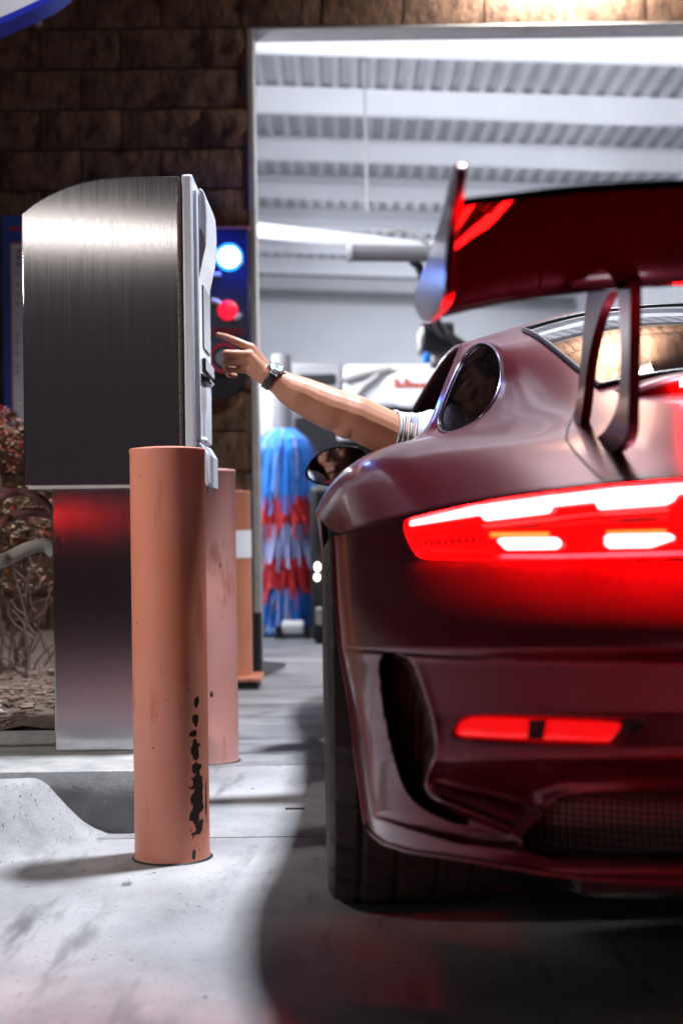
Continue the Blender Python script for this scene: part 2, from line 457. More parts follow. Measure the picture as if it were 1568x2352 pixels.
# raised kerbed island under the kiosk
isl = empty('kerb_island', (0, 0, 0), kind='structure')
b = MB(); nx = 60
front = []
def wob(x, k): return 0.006 * noise.noise(Vector((x * 9, k, 1.7))) + 0.0025 * noise.noise(Vector((x * 40, k, 4)))
top = []
for i in range(nx + 1):
    x = -1.9 + (1.9 - 0.505) * i / nx
    top.append([(x, 3.625 + wob(x, 2), 0.147), (x, 3.70, 0.15 + 0.002 * noise.noise(Vector((x * 5, 3, 0)))), (x, 4.05, 0.151), (x, 7.43, 0.152)])
b.grid([list(r) for r in zip(*top)], 0)
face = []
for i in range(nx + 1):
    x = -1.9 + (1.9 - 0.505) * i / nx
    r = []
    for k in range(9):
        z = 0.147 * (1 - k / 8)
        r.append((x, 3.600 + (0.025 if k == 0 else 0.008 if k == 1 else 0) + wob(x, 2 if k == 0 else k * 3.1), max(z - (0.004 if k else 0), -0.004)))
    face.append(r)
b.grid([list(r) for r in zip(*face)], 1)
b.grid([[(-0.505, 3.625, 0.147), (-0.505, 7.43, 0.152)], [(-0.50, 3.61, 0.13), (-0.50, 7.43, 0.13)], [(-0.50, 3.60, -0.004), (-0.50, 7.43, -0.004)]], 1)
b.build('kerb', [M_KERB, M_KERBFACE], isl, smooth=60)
b = MB(); fr_rows = []
for j in range(91):
    y = 2.2 + (3.603 - 2.2) * j / 90
    fr_rows.append([(x, y, flare(x, min(y, 3.595)) + 0.005 * min(1.0, max(-1.0, (flare(x, min(y, 3.595)) - 0.001) * 300))) for x in [-2.2 + 1.75 * i / 110 for i in range(111)]])
b.grid(fr_rows); b.build('kerb_flare', M_FLARE, isl, smooth=60)
b = MB(); b.box((-1.9, 4.02, 0.150), (-0.74, 4.10, 0.185))
b.build('planter_edging', M_KERB, isl, bevel=0.01)

soil = MB(); rows = []
for j in range(26):
    y = 4.10 + (7.42 - 4.10) * j / 25
    rows.append([(x, y, 0.17 + 0.05 * min(1, (y - 4.1) / 0.5) + 0.03 * noise.noise(Vector((x * 3, y * 3, 0))) + 0.012 * noise.noise(Vector((x * 14, y * 14, 0)))) for x in [-2.6 + 1.9 * i / 30 for i in range(31)]])
soil.grid(rows)
fin(soil.build('planter_soil', M_SOIL, smooth=60), kind='structure')
ch = MB()
rng = random.Random(3)
M_CHIP = mat('dry_mulch', (0.12, 0.07, 0.05), 0.9, var=(8, (0.28, 0.20, 0.16), 1.4))
for i in range(700):
    x = rng.uniform(-1.5, -0.72); y = rng.uniform(4.12, 5.6); s = rng.uniform(0.006, 0.022)
    M4 = Matrix.Translation((x, y, 0.185 + 0.045 * min(1, (y - 4.1) / 0.5))) @ Matrix.Rotation(rng.uniform(0, 6.3), 4, 'Z') @ Matrix.Rotation(rng.uniform(-.5, .5), 4, 'X')
    ch.box((-s, -s * .35, -s * .1), (s, s * .35, s * .25), 0, M4)
fin(ch.build('mulch', M_CHIP, smooth=0), kind='stuff')

# ================================================================== THE BLOCK WALL
WY = 7.45
wall = empty('block_wall', (-1.2, WY, 0), 'brown split-face block wall with the tall tunnel opening', 'wall')
def wl_local(x, y, z): return (x + 1.2, y - WY, z)
BW, BH, JT = 0.4064, 0.2032, 0.010
variants = []
for k in range(10):
    b = MB(); W2 = (BW - JT); H2 = (BH - JT); ncx, ncz = 6, 4
    rows = []
    for j in range(ncz + 1):
        r = []
        for i in range(ncx + 1):
            e = 0.0 if (i in (0, ncx) or j in (0, ncz)) else 1.0
            n_ = noise.noise(Vector((i * 0.9 + k * 9.1, j * 1.1, k * 3.3))) * 0.016 + noise.noise(Vector((i * 2.3, j * 2.1 + k * 5, 8))) * 0.010
            r.append((-W2/2 + W2*i/ncx, -0.005 - 0.007 * e - n_ * e, H2*j/ncz))
        rows.append(r)
    b.grid(rows)
    b.grid([[(-W2/2, 0, 0), (-W2/2, 0, H2)], [(-W2/2, 0.10, 0), (-W2/2, 0.10, H2)]]); b.grid([[(W2/2, 0.10, 0), (W2/2, 0.10, H2)], [(W2/2, 0, 0), (W2/2, 0, H2)]])
    b.grid([[(-W2/2, 0.10, 0), (W2/2, 0.10, 0)], [(-W2/2, 0, 0), (W2/2, 0, 0)]]); b.grid([[(-W2/2, 0, H2), (W2/2, 0, H2)], [(-W2/2, 0.10, H2), (W2/2, 0.10, H2)]])
    variants.append(b.mesh('block_%d' % k, M_BLOCK, 30))
OPEN_L, OPEN_R, LINTEL = -0.445, 2.90, 16 * BH
brng = random.Random(11)
for c_ in range(22):
    z = c_ * BH + JT / 2
    off = -0.470 if c_ % 2 == 0 else -0.673
    k0 = int(math.floor((-2.9 - off) / BW)); 
    for k in range(k0, k0 + 17):
        x0 = off + k * BW + JT/2; x1 = x0 + BW - JT
        if c_ < 16:
            if x0 > OPEN_L - 0.03: continue
            x1 = min(x1, OPEN_L)
        if x1 - x0 < 0.03 or x0 > 3.3: continue
        o = bpy.data.objects.new('block', brng.choice(variants)); COL.objects.link(o); o.parent = wall
        o.location = wl_local((x0 + x1) / 2, WY + brng.uniform(-0.003, 0.003), z); o.scale = ((x1 - x0) / (BW - JT), 1, 1)
b = MB()
b.box(wl_local(-3.2, WY + 0.012, 0), wl_local(OPEN_L, WY + 0.19, LINTEL - 0.001))
b.box(wl_local(-3.2, WY + 0.0125, LINTEL), wl_local(3.7, WY + 0.19, 22 * BH))
b.box(wl_local(OPEN_R, WY, 0), wl_local(3.7, WY + 0.19, LINTEL - 0.001))
b.build('mortar_bed', M_MORTAR, wall, smooth=0)
b = MB()
b.box(wl_local(OPEN_L + 0.001, WY - 0.012, 0), wl_local(-0.412, WY + 0.20, LINTEL - 0.013))
b.box(wl_local(OPEN_L + 0.001, WY - 0.010, LINTEL - 0.012), wl_local(OPEN_R, WY + 0.20, LINTEL - 0.001))
b.build('opening_trim', M_STEELTRIM, wall, bevel=0.003)

# ================================================================== THE WASH TUNNEL
tun = empty('wash_tunnel', (1.1, 15, 0), 'bright white car wash tunnel with ribbed roof deck on beams', 'building')
def tl(x, y, z): return (x - 1.1, y - 15, z)
TILT = math.tan(R(2.5))
def roof_z(x, z): return z - TILT * x
HD = 4.38
b = MB()
b.box(tl(-1.5, 7.64, 0), tl(-1.4, 22.2, 4.9)); b.build('side_wall', M_WHITE, tun)
b = MB(); b.box(tl(3.5, 7.64, 0), tl(3.6, 22.2, 4.9)); b.build('side_wall', M_WHITE, tun)
b = MB(); b.box(tl(-1.5, 22.2, 0), tl(3.6, 22.3, 4.9)); b.build('back_wall', M_WHITE, tun)
b = MB(); P = 0.1524; prof = []
x = -1.4
while x < 3.5:
    for dx, dz in ((0, 0), (0.050, 0), (0.062, 0.038), (0.1404, 0.038)):
        prof.append((x + dx, dz))
    x += P
rows = [[tl(px_, yy, roof_z(px_, HD) + dz) for px_, dz in prof] for yy in (7.64, 11, 14, 17, 22.2)]
b.grid(rows); b.build('roof_deck', M_DECK, tun, smooth=0)
b = MB(); b.prism([tl(-1.5, 7.6, roof_z(-1.5, HD) + 0.06), tl(3.6, 7.6, roof_z(3.6, HD) + 0.06), tl(3.6, 7.6, roof_z(3.6, HD) + 0.16), tl(-1.5, 7.6, roof_z(-1.5, HD) + 0.16)], (0, 14.7, 0))
b.build('roof_slab', M_GREY, tun)
for i in range(8):
    y = 10.75 + i * 1.6
    b = MB()
    for (y0, y1, z0, z1) in ((y, y + 0.02, -0.20, -0.004), (y - 0.004, y + 0.075, -0.215, -0.2), (y - 0.004, y + 0.075, -0.004, -0.0005)):
        b.prism([tl(-1.4, y0, roof_z(-1.4, HD) + z0), tl(3.5, y0, roof_z(3.5, HD) + z0), tl(3.5, y0, roof_z(3.5, HD) + z1), tl(-1.4, y0, roof_z(-1.4, HD) + z1)], (0, y1 - y0, 0))
    b.build('roof_beam', M_WHITE, tun, smooth=0)
b = MB()
for (py, r_, yy) in ((668, 0.03, 21.9), (684, 0.05, 21.8)):
    p = at(500, py - 4, yy); q = at(1500, py + 26, yy)
    b.tube([tl(*p), tl(*q)], r_, 10)
b.build('wall_conduit', M_GREY, tun)

def lamp(parent, loc, rot, size, power, color, shape='RECTANGLE', spread=180):
    l = bpy.data.lights.new('lamp', 'AREA'); l.shape = shape; l.size = size[0]; l.size_y = size[1]
    l.energy = power; l.color = color; l.spread = R(spread)
    o = bpy.data.objects.new('lamp', l); COL.objects.link(o); o.parent = parent
    o.location = loc; o.rotation_euler = rot
    return o

# tube lights inside the tunnel, over the entrance and along the walls
def tube_light(loc, length, rx, rz, power, label):
    t = empty('tube_light', loc, label, 'light', 'tube lights inside the tunnel')
    M4 = Matrix.Rotation(rz, 4, 'Z') @ Matrix.Rotation(rx, 4, 'X')
    b = MB(); b.box((-length/2 - 0.03, -0.08, 0.004), (length/2 + 0.03, 0.08, 0.07), 0, M4); b.build('housing', M_WHITE, t, bevel=0.01)
    lamp(t, (0, 0, 0), M4.to_euler(), (length, 0.12), power, C_TUNNEL)
    return t
tube_light((0.3, 7.95, 3.62), 1.5, R(125), 0, P_TUNNEL * 0.95, 'left tube light over the inside of the tunnel entrance')
tube_light((2.2, 7.95, 3.55), 1.5, R(125), 0, P_TUNNEL * 0.85, 'right tube light over the inside of the tunnel entrance')
tube_light((3.36, 13.0, 3.0), 2.4, R(62), R(90), P_TUNNEL, 'tube light on the right tunnel wall, nearer one')
tube_light((3.36, 18.5, 3.0), 2.4, R(62), R(90), P_TUNNEL * 2.2, 'tube light on the right tunnel wall, farther one')
tube_light((-1.26, 9.6, 2.6), 1.6, R(80), R(-90), P_TUNNEL * 2.4, 'tube light on the left tunnel wall, nearer one')
tube_light((-1.26, 17.5, 3.0), 2.4, R(62), R(-90), P_TUNNEL * 1.6, 'tube light on the left tunnel wall, farther one')

# flat light on the wall over the opening
t = empty('wall_light', (1.12, WY - 0.10, 3.72), 'flat white light on the block wall above the opening', 'light')
b = MB(); b.box((-0.30, -0.07, -0.088), (0.30, 0.09, 0.09)); b.build('housing', M_GREY, t, bevel=0.01)
lamp(t, (0, -0.02, -0.095), (R(28), 0, 0), (0.55, 0.16), P_WALL, C_WALL)
t = empty('highlight_lamp', (0.80, WY - 0.42, 4.34), 'added white lamp strip over the opening, for the highlight on the car', 'light')  # unseen strip, added so the car's shoulders catch a highlight
b = MB(); M4 = Matrix.Rotation(R(-38), 4, 'X'); b.box((-.55, -0.17, 0.004), (.55, 0.17, 0.08), 0, M4); b.tube([(-0.4, 0.05, 0.06), (-0.4, 0.42, 0.1)], 0.025, 8); b.tube([(0.4, 0.05, 0.06), (0.4, 0.42, 0.1)], 0.025, 8); b.build('housing', M_GREY, t, bevel=0.01)
lamp(t, (0, 0, 0), (R(-38), 0, 0), (1.05, 0.28), P_HIGHLIGHT, C_CANOPY, spread=130)
# lamp over the pay lane on its arm from the wall
t = empty('lane_light', (0.74, 3.9, 5.0), 'white lane light hung over the pay lane', 'light')
b = MB(); b.box((-0.35, -0.24, 0.004), (0.35, 0.24, 0.10)); b.tube([(0, 0.1, 0.1), (0, 0.1, 0.3), (0, 3.4, 0.3)], 0.03, 10); b.build('housing', M_GREY, t, bevel=0.01)
lamp(t, (0, 0, 0), (0, 0, 0), (0.42, 0.34), P_CANOPY, C_CANOPY, spread=105)
# lot lamp behind the photographer, plus two added fill lamps on poles
def lot_or_fill_light(loc, label, power, size, target, spread=180):
    t = empty('lot_or_fill_light', (loc[0], loc[1], 0), label, 'light', 'lot lights behind the photographer')
    b = MB(); b.tube([(0, -0.3, 0), (0, -0.3, loc[2] + 0.1), (0, 0, loc[2] + 0.12)], 0.05, 10); b.build('pole', M_GREY, t)
    d = (Vector(target) - Vector(loc)).normalized(); q = (-d).to_track_quat('Z', 'Y')
    M4 = q.to_matrix().to_4x4(); M4.translation = (0, 0, loc[2])
    b = MB(); b.box((-size[0]/2 - .03, -size[1]/2 - .03, 0.005), (size[0]/2 + .03, size[1]/2 + .03, 0.09), 0, M4); b.build('housing', M_GREY, t, bevel=0.01)
    lamp(t, (0, 0, loc[2]), q.to_euler(), size, power, C_LOT, spread=spread)
lot_or_fill_light((-2.6, -5.5, 3.4), 'long lot light on a pole, left behind the photographer', P_LOT, (3.2, 0.085), (-0.5, 4, 0.8))
lot_or_fill_light((-3.4, 1.5, 2.3), 'added fill lamp on a pole, far left of the pay lane', 7.0, (0.5, 0.4), (-0.5, 3.6, 0.85), 40)  # unseen lamp added to brighten the bollard from the left
lot_or_fill_light((4.4, -3.5, 4.2), 'added fill lamp on a pole, right behind the photographer', P_LOT * 0.4, (1.6, 0.25), (0.8, 2.2, 0.5))  # unseen fill lamp added behind the camera
# low red lamp bar facing the pay lane (seen mirrored in the kiosk)
t = empty('red_stop_lamp', (-2.35, -3.4, 0), 'low red stop lamp bar on a short post behind the photographer', 'light')
b = MB(); b.tube([(0, -0.06, 0), (0, -0.06, 0.66)], 0.03, 10); b.build('post', M_GREY, t)
b = MB(); b.box((-0.45, -0.06, 0.66), (0.45, -0.003, 0.84)); b.build('housing', M_BLACKPL, t, bevel=0.01)
lamp(t, (0, 0, 0.79), (R(90), 0, R(-14.6)), (0.8, 0.02), 0.05, (1.0, 0.02, 0.02), spread=24)

# ---- machinery in the tunnel
def brush(name, px, Y, top, bot, r0, r1, label, seed):
    rg = random.Random(seed)
    c = at(px, 1200, Y); zt = at(px, top, Y).z; zb = max(at(px, bot, Y).z, 0.02)
    t = empty(name, (c.x, Y, 0), label, 'brush', 'wash brushes')
    b = MB(); b.tube([(0, 0, zb), (0, 0, zt + 0.5)], 0.07, 14); b.build('core', M_GREY, t)
    H = zt - zb
    bands = [0.355, 0.495, 0.655, 0.81, 1.01]; mi = [0, 1, 2, 1, 0]
    b = MB()
    def rad_at(f): return r0 * (0.42 + 0.58 * min(1, f / 0.10) ** 0.5) + (r1 - r0) * min(1, f * 1.15)
    cuts = [0.0] + bands[:4] + [1.0]
    for bi in range(5):                                # tiers of hanging strips, each a little over the next
        fa, fb = cuts[bi], cuts[bi + 1]
        for layer in range(3):
            for k in range(84):
                a = 2 * math.pi * (k + rg.random()) / 84; f0 = max(0.0, fa - rg.uniform(0, 0.03)); f1 = min(1.0, fb + rg.uniform(-0.045, 0.075))
                w = rg.uniform(0.005, 0.013); lean = rg.uniform(-0.5, 0.5) * (f1 - f0); kick = rg.uniform(-0.01, 0.05) * (1 + layer * .3); prev = None
                mm = mi[bi] if rg.random() > .12 else (2 if mi[bi] == 0 else mi[bi]); ph = rg.uniform(0, 6)
                for s in range(8):
                    q = s / 7; f = f0 + (f1 - f0) * q
                    rad = rad_at(f) * (0.84 + 0.07 * layer) + kick * q * q + 0.006 * math.sin(q * 5 + ph)
                    aa = a + lean * q
                    p = Vector((math.cos(aa) * rad, math.sin(aa) * rad, zt - f * H)); tt = Vector((-math.sin(aa), math.cos(aa), 0)) * w * (1 - .5 * q)
                    cur = (p - tt, p + tt)
                    if prev: b.add([prev[0], prev[1], cur[1], cur[0]], [(0, 1, 2, 3)], mm)
                    prev = cur
    o = b.build('foam_strips', [M_BLUEF, M_REDF, M_PALEF], t, smooth=0)
    o['kind'] = 'stuff'
brush('wash_brush', 652, 10.0, 985, 1450, 0.20, 0.30, 'red and blue striped wash brush standing in the tunnel', 2)
brush('wash_brush', 850, 12.5, 1003, 1400, 0.2, 0.3, 'dark blue topped wash brush behind the driver\'s elbow', 5)

def px_box(name, x0, y0, x1, y1, Y, depth, m, parent=None, bevel=0.02, origin=None):
    a = at(x0, y1, Y); c2 = at(x1, y0, Y)
    o_ = origin or Vector((0, 0, 0))
    b = MB(); b.box((min(a.x, c2.x) - o_.x, Y - o_.y, a.z - o_.z), (max(a.x, c2.x) - o_.x, Y + depth - o_.y, c2.z - o_.z))
    return b.build(name, m, parent, bevel=bevel)
def thing_at(name, px, py, Y, label, cat, group=None):
    p = at(px, py, Y); return empty(name, p, label, cat, group), p

t, o0 = thing_at('equipment_cabinet', 895, 1150, 11.0, 'pale grey equipment housing with oval sign and red lettering', 'equipment')
px_box('housing', 786, 832, 1120, 938, 11.0, 1.2, M_WHITE, t, 0.05, o0)
px_box('frame', 669, 832, 784, 900, 11.0, 0.6, M_GREY, t, 0.02, o0)
px_box('dark_opening', 686, 858, 770, 884, 10.985, 0.1, M_BLACKPL, t, 0.01, o0)
px_box('post', 588, 862, 664, 1427, 11.2, 0.4, M_WHITE, t, 0.03, o0)
px_box('base', 672, 942, 1120, 1432, 11.05, 1.0, M_BLACKPL, t, 0.03, o0)
px_box('bracket', 775, 985, 822, 1012, 10.8, 0.2, M_WHITE, t, 0.02, o0)
b = MB(); cx_ = at(948, 893, 10.99) - o0
b.ball(cx_, (0.235, 0.025, 0.145), 0, 32, 12); s_ = b.build('oval_sign', M_PVC, t)
M_SIGNRED = mat('red_lettering', (0.45, 0.06, 0.04), 0.5)
b = MB(); lr = random.Random(8); x_ = 905
while x_ < 1040:                                   # lettering too blurred in the photograph to read
    w_ = lr.uniform(7, 15); h_ = lr.uniform(10, 16) if lr.random() < .75 else 22
    a_ = at(x_, 890, 10.955) - o0; c_ = at(x_ + w_, 890 - h_, 10.955) - o0
    b.box((a_.x, a_.y, a_.z), (c_.x, a_.y + 0.006, c_.z)); x_ += w_ + 3
b.build('lettering', M_SIGNRED, s_)
b = MB()
for k, (x0, y0, x1, y1) in enumerate(((786, 872, 900, 846), (800, 925, 870, 860))):
    b.tube([at(x0, y0, 10.97) - o0, at((x0 + x1) / 2, y0 * .4 + y1 * .6, 10.97) - o0, at(x1, y1, 10.97) - o0], 0.025, 8)
b.build('hose', M_STEELTRIM, t)

t, o0 = thing_at('water_pipe', 780, 550, 9.5, 'thick white pipe slanting across under the roof', 'pipe')
b = MB(); b.tube([at(470, 514, 9.5) - o0, at(1090, 583, 9.5) - o0], 0.049, 20); b.build('pipe', M_PVC, t)
b = MB(); b.tube([at(880, 536, 9.45) - o0, at(915, 527, 9.45) - o0, at(950, 535, 9.45) - o0, at(985, 562, 9.45) - o0], 0.012, 8); b.build('hose', M_STEELTRIM, t)
t, o0 = thing_at('roller_arm', 880, 581, 9.2, 'grey cylinder arm with white end flange and black bent bracket', 'machine arm')
b = MB(); b.tube([at(808, 581, 9.2) - o0, at(1120, 584, 9.2) - o0], 0.052, 20); b.build('cylinder', M_GREY, t)
b = MB(); b.tube([at(797, 581, 9.2) - o0, at(808, 581, 9.2) - o0], 0.058, 20); b.build('flange', M_PVC, t)
b = MB(); b.tube([at(945, 596, 9.25) - o0, at(962, 612, 9.25) - o0, at(975, 650, 9.25) - o0, at(992, 720, 9.25) - o0, at(1020, 770, 9.25) - o0], 0.030, 10); b.build('bracket', M_BLACKPL, t)
t, o0 = thing_at('brush_motor', 1030, 775, 9.6, 'black brush motor block in front of the white far wall', 'motor')
px_box('casing', 966, 738, 1046, 806, 9.6, 0.4, M_BLACKPL, t, 0.03, o0)
b = MB(); b.tube([at(985, 745, 9.55) - o0, at(1020, 765, 9.55) - o0, at(1075, 800, 9.55) - o0], 0.03, 10); b.build('cable', M_BLACK, t)
px_box('mount', 990, 800, 1120, 836, 9.7, 0.3, M_STEELTRIM, t, 0.02, o0)
t, o0 = thing_at('blue_bottle', 980, 833, 9.4, 'small bright blue bottle under the black motor', 'bottle')
b = MB(); b.lathe([(0.001, 0), (0.026, 0.0), (0.028, 0.006), (0.028, 0.045), (0.012, 0.058), (0.012, 0.07), (0.001, 0.07)], 18); b.build('bottle_body', mat('blue_plastic', (0.02, 0.25, 0.85), 0.35), t)
t, o0 = thing_at('hanging_cable', 835, 100, 11.0, 'thin grey cable hanging down from the roof deck', 'cable')
b = MB(); b.tube([at(834, 40, 11) - o0, at(838, 250, 11) - o0, at(844, 485, 11) - o0], 0.009, 8); b.build('wire', M_GREY, t)
t, o0 = thing_at('drive_unit', 800, 1400, 8.8, 'black drive unit standing beside the striped brush', 'machine')
px_box('casing', 716, 1112, 940, 1477, 9.2, 0.7, M_BLACK, t, 0.04, o0)
px_box('foot', 725, 1396, 760, 1436, 9.1, 0.1, M_STEELTRIM, t, 0.01, o0)
M_LAMPW = emit('lit_white_marker', (1.0, 0.97, 0.9), 9.0); M_LAMPA = emit('lit_amber_marker', (1.0, 0.36, 0.05), 7.0)
b = MB(); b.ball(at(729, 1302, 9.15) - o0, (0.016, 0.012, 0.024)); b.ball(at(728, 1326, 9.15) - o0, (0.016, 0.012, 0.020)); b.build('marker_lamp', M_LAMPW, t)
b = MB(); b.ball(at(744, 1301, 9.15) - o0, (0.014, 0.012, 0.018)); b.build('marker_lamp', M_LAMPA, t)['label'] = 'amber marker lamp'
t, o0 = thing_at('floor_roller', 672, 1456, 9.6, 'white floor roller lying in front of the striped brush', 'roller')
b = MB(); b.tube([at(648, 1441, 9.62) - o0, at(698, 1441, 9.62) - o0], 0.045, 18); b.build('roller_body', M_PVC, t, bevel=0.012)
for x_ in (640, 706):
    b = MB(); p = at(x_, 1441, 9.62) - o0; b.box((p.x - .02, p.y - .04, -0.05), (p.x + .02, p.y + .04, 0.05)); b.build('bearing', M_BLACKPL, t)
t, o0 = thing_at('guide_rail', 590, 1560, 7.1, 'black guide post and rail at the left of the opening', 'guide rail')
b = MB(); b.tube([(0, 0, 0), (0, 0, 0.32)], 0.028, 12); b.build('post', M_BLACKPL, t)
b = MB(); q = at(655, 1536, 7.7) - o0; b.prism([(0, 0.0, 0.0), (q.x, q.y, 0.0), (q.x, q.y, 0.015), (0, 0, 0.085)], (0, 0.05, 0)); b.build('rail', M_BLACKPL, t)

# ================================================================== BOLLARDS
def bollard_mat(name, chips, base=(0.55, 0.18, 0.105), alt=(0.58, 0.235, 0.175)):
    m = mat(name, base, 0.42, var=(4.5, alt, 1.8, (1, 1, .5)), bump=[(300, 0.10, 0.001), (30, 0.10, 0.002)], spots=[(9, (0.40, 0.115, 0.065), 0.60, 0.10, (1.6, 1.6, .35)), (38, (0.62, 0.30, 0.24), 0.69, 0.03, (2.5, 2.5, .3)), (55, (0.05, 0.02, 0.015), 0.725, 0.02)])
    nt = m.node_tree; N = nt.nodes; L = nt.links; p = N['Principled BSDF']
    old = p.inputs['Base Color'].links[0].from_socket
    tc = N.new('ShaderNodeTexCoord'); sp = N.new('ShaderNodeSeparateXYZ'); L.new(tc.outputs['Object'], sp.inputs[0])
    ng = N.new('ShaderNodeMath'); ng.operation = 'MULTIPLY'; ng.inputs[1].default_value = -1; L.new(sp.outputs['Y'], ng.inputs[0])
    an = N.new('ShaderNodeMath'); an.operation = 'ARCTAN2'; L.new(sp.outputs['X'], an.inputs[0]); L.new(ng.outputs[0], an.inputs[1])
    nz = N.new('ShaderNodeTexNoise'); nz.inputs['Scale'].default_value = 55; nz.inputs['Detail'].default_value = 5; L.new(tc.outputs['Object'], nz.inputs['Vector'])
    acc = None
    for (a0, wa, z0, wz) in chips:
        r = []
        for s, c0, w in ((an.outputs[0], a0, wa), (sp.outputs['Z'], z0, wz)):
            q = N.new('ShaderNodeMath'); q.operation = 'SUBTRACT'; L.new(s, q.inputs[0]); q.inputs[1].default_value = c0
            q2 = N.new('ShaderNodeMath'); q2.operation = 'DIVIDE'; L.new(q.outputs[0], q2.inputs[0]); q2.inputs[1].default_value = w
            q3 = N.new('ShaderNodeMath'); q3.operation = 'POWER'; q4 = N.new('ShaderNodeMath'); q4.operation = 'ABSOLUTE'; L.new(q2.outputs[0], q4.inputs[0]); L.new(q4.outputs[0], q3.inputs[0]); q3.inputs[1].default_value = 2.4
            r.append(q3.outputs[0])
        d = N.new('ShaderNodeMath'); d.operation = 'ADD'; L.new(r[0], d.inputs[0]); L.new(r[1], d.inputs[1])
        if acc is None: acc = d.outputs[0]
        else:
            mn = N.new('ShaderNodeMath'); mn.operation = 'MINIMUM'; L.new(acc, mn.inputs[0]); L.new(d.outputs[0], mn.inputs[1]); acc = mn.outputs[0]
    if acc is not None:
        k = N.new('ShaderNodeMath'); k.operation = 'MULTIPLY_ADD'; L.new(nz.outputs['Fac'], k.inputs[0]); k.inputs[1].default_value = 3.6; L.new(acc, k.inputs[2])
        mr = N.new('ShaderNodeMapRange'); mr.inputs['From Min'].default_value = 2.55; mr.inputs['From Max'].default_value = 2.45; L.new(k.outputs[0], mr.inputs['Value'])
        mx = N.new('ShaderNodeMix'); mx.data_type = 'RGBA'; L.new(old, mx.inputs['A']); mx.inputs['B'].default_value = (0.022, 0.012, 0.009, 1)
        L.new(mr.outputs[0], mx.inputs['Factor']); L.new(mx.outputs['Result'], p.inputs['Base Color'])
    return m
def bollard(loc, h, r, m, label, plate=False, tape=False):
    t = empty('bollard', loc, label, 'bollard', 'painted steel bollards')
    b = MB()
    b.lathe([(r + 0.003, 0.0), (r + 0.001, 0.006), (r, 0.012), (r, h * .3), (r, h * .6), (r, h - 0.010), (r + 0.0015, h - 0.007), (r + 0.001, h - 0.002), (r - 0.004, h), (r * .6, h + 0.003), (0.001, h + 0.004)], 64)
    b.build('post', m, t, smooth=50)
    if not plate:
        b = MB(); b.lathe([(r + 0.0032, 0.0045), (r + 0.0045, 0.003), (r + 0.007, 0.0006)], 48); b.build('base_sealant', M_BLACK, t)
    if plate:
        b = MB(); b.box((-r - .045, -r - .045, 0.035), (r + .045, r + .045, 0.055)); b.build('base_plate', m, t, bevel=0.004)
        b = MB(); b.box((-r - .03, -r - .03, 0.0), (r + .03, r + .03, 0.034)); b.build('grout_pad', M_BLACK, t, bevel=0.004)
    if tape:
        b = MB(); b.lathe([(r + .002, h * .66), (r + .002, h * .80)], 48); b.build('reflective_band', M_PVC, t)
    return t
b1 = at(386, 1200, 3.334)
bollard((b1.x, 3.25 + .084, 0), 0.922, 0.0842, bollard_mat('chipped_salmon_paint', [(0.84, 0.26, 0.150, 0.115), (0.78, 0.14, 0.250, 0.035), (0.82, 0.11, 0.315, 0.022), (0.88, 0.10, 0.36, 0.020), (0.74, 0.14, 0.285, 0.010), (0.72, 0.07, 0.018, 0.012), (1.25, 0.06, 0.13, 0.05)]),
        'nearest salmon bollard with a black chipped scar down its right side')
b2 = at(480, 1200, 4.684)
bollard((b2.x, 4.6 + .084, 0), 0.922, 0.0842, bollard_mat('pale_salmon_paint', [(0.5, 0.03, 0.62, 0.01), (0.1, 0.06, 0.22, 0.012)], (0.62, 0.27, 0.235), (0.64, 0.33, 0.30)),
        'paler pink bollard just behind the nearest one')
b3 = at(534, 1200, 6.8)
bollard((b3.x, 6.8, 0), 0.90, 0.0842, bollard_mat('orange_salmon_paint', [], (0.60, 0.23, 0.13), (0.5, 0.18, 0.10)), 'farthest bollard with bolted base plate and white band, by the wall', True, True)

# ================================================================== PAY KIOSK
KY = 3.86; KD = 0.35
XL = at(52, 800, KY).x; XR = at(415, 720, KY).x; XB = at(446, 720, KY).x; XF = at(457, 720, KY).x; XE = at(485, 720, KY).x
kc = Vector(((XL + XR) / 2, KY, 0.15))
kiosk = empty('payment_kiosk', kc, 'stainless steel pay kiosk with curved top on a square pedestal', 'kiosk')
def kl(p): p = Vector(p); return (p.x - kc.x, p.y - kc.y, p.z - kc.z)
def kp(px, py, Y=KY): return kl(at(px, py, Y))
zb = at(180, 1117, KY).z
prof = [(XL, at(50, 490, KY).z)] + [(at(x_, y_, KY).x, at(x_, y_, KY).z) for x_, y_ in ((75, 468), (108, 448), (150, 429), (190, 417), (232, 409), (290, 405), (350, 404))] + [(XR, at(411, 403, KY).z)]
loop = [(XL, KY, zb), (XR, KY, zb)] + [(x_, KY, z_) for x_, z_ in reversed(prof)]
b = MB(); b.prism([kl(p) for p in loop], (0, KD, 0)); b.build('cabinet', M_STEEL, kiosk, smooth=30, bevel=0.004, seg=3, recalc=True)
b = MB(); b.box(kl((XL + 0.01, KY - 0.004, zb - 0.006)), kl((XR - 0.01, KY + KD + 0.004, zb + 0.002))); b.build('cabinet_seam', M_STEELTRIM, kiosk)
PX0 = at(121, 1400, KY + .03).x; PX1 = PX0 + 0.235
b = MB(); b.box(kl((PX0, KY + 0.035, 0.155)), kl((PX1, KY + KD - 0.04, zb - 0.006))); b.build('pedestal', M_STEEL, kiosk, bevel=0.004, seg=3)
b = MB(); b.box(kl((PX0 - .012, KY + 0.02, 0.1515)), kl((PX1 + .012, KY + KD - 0.03, 0.156))); b.build('pedestal_foot', M_STEELTRIM, kiosk)
zt = at(430, 400, KY).z
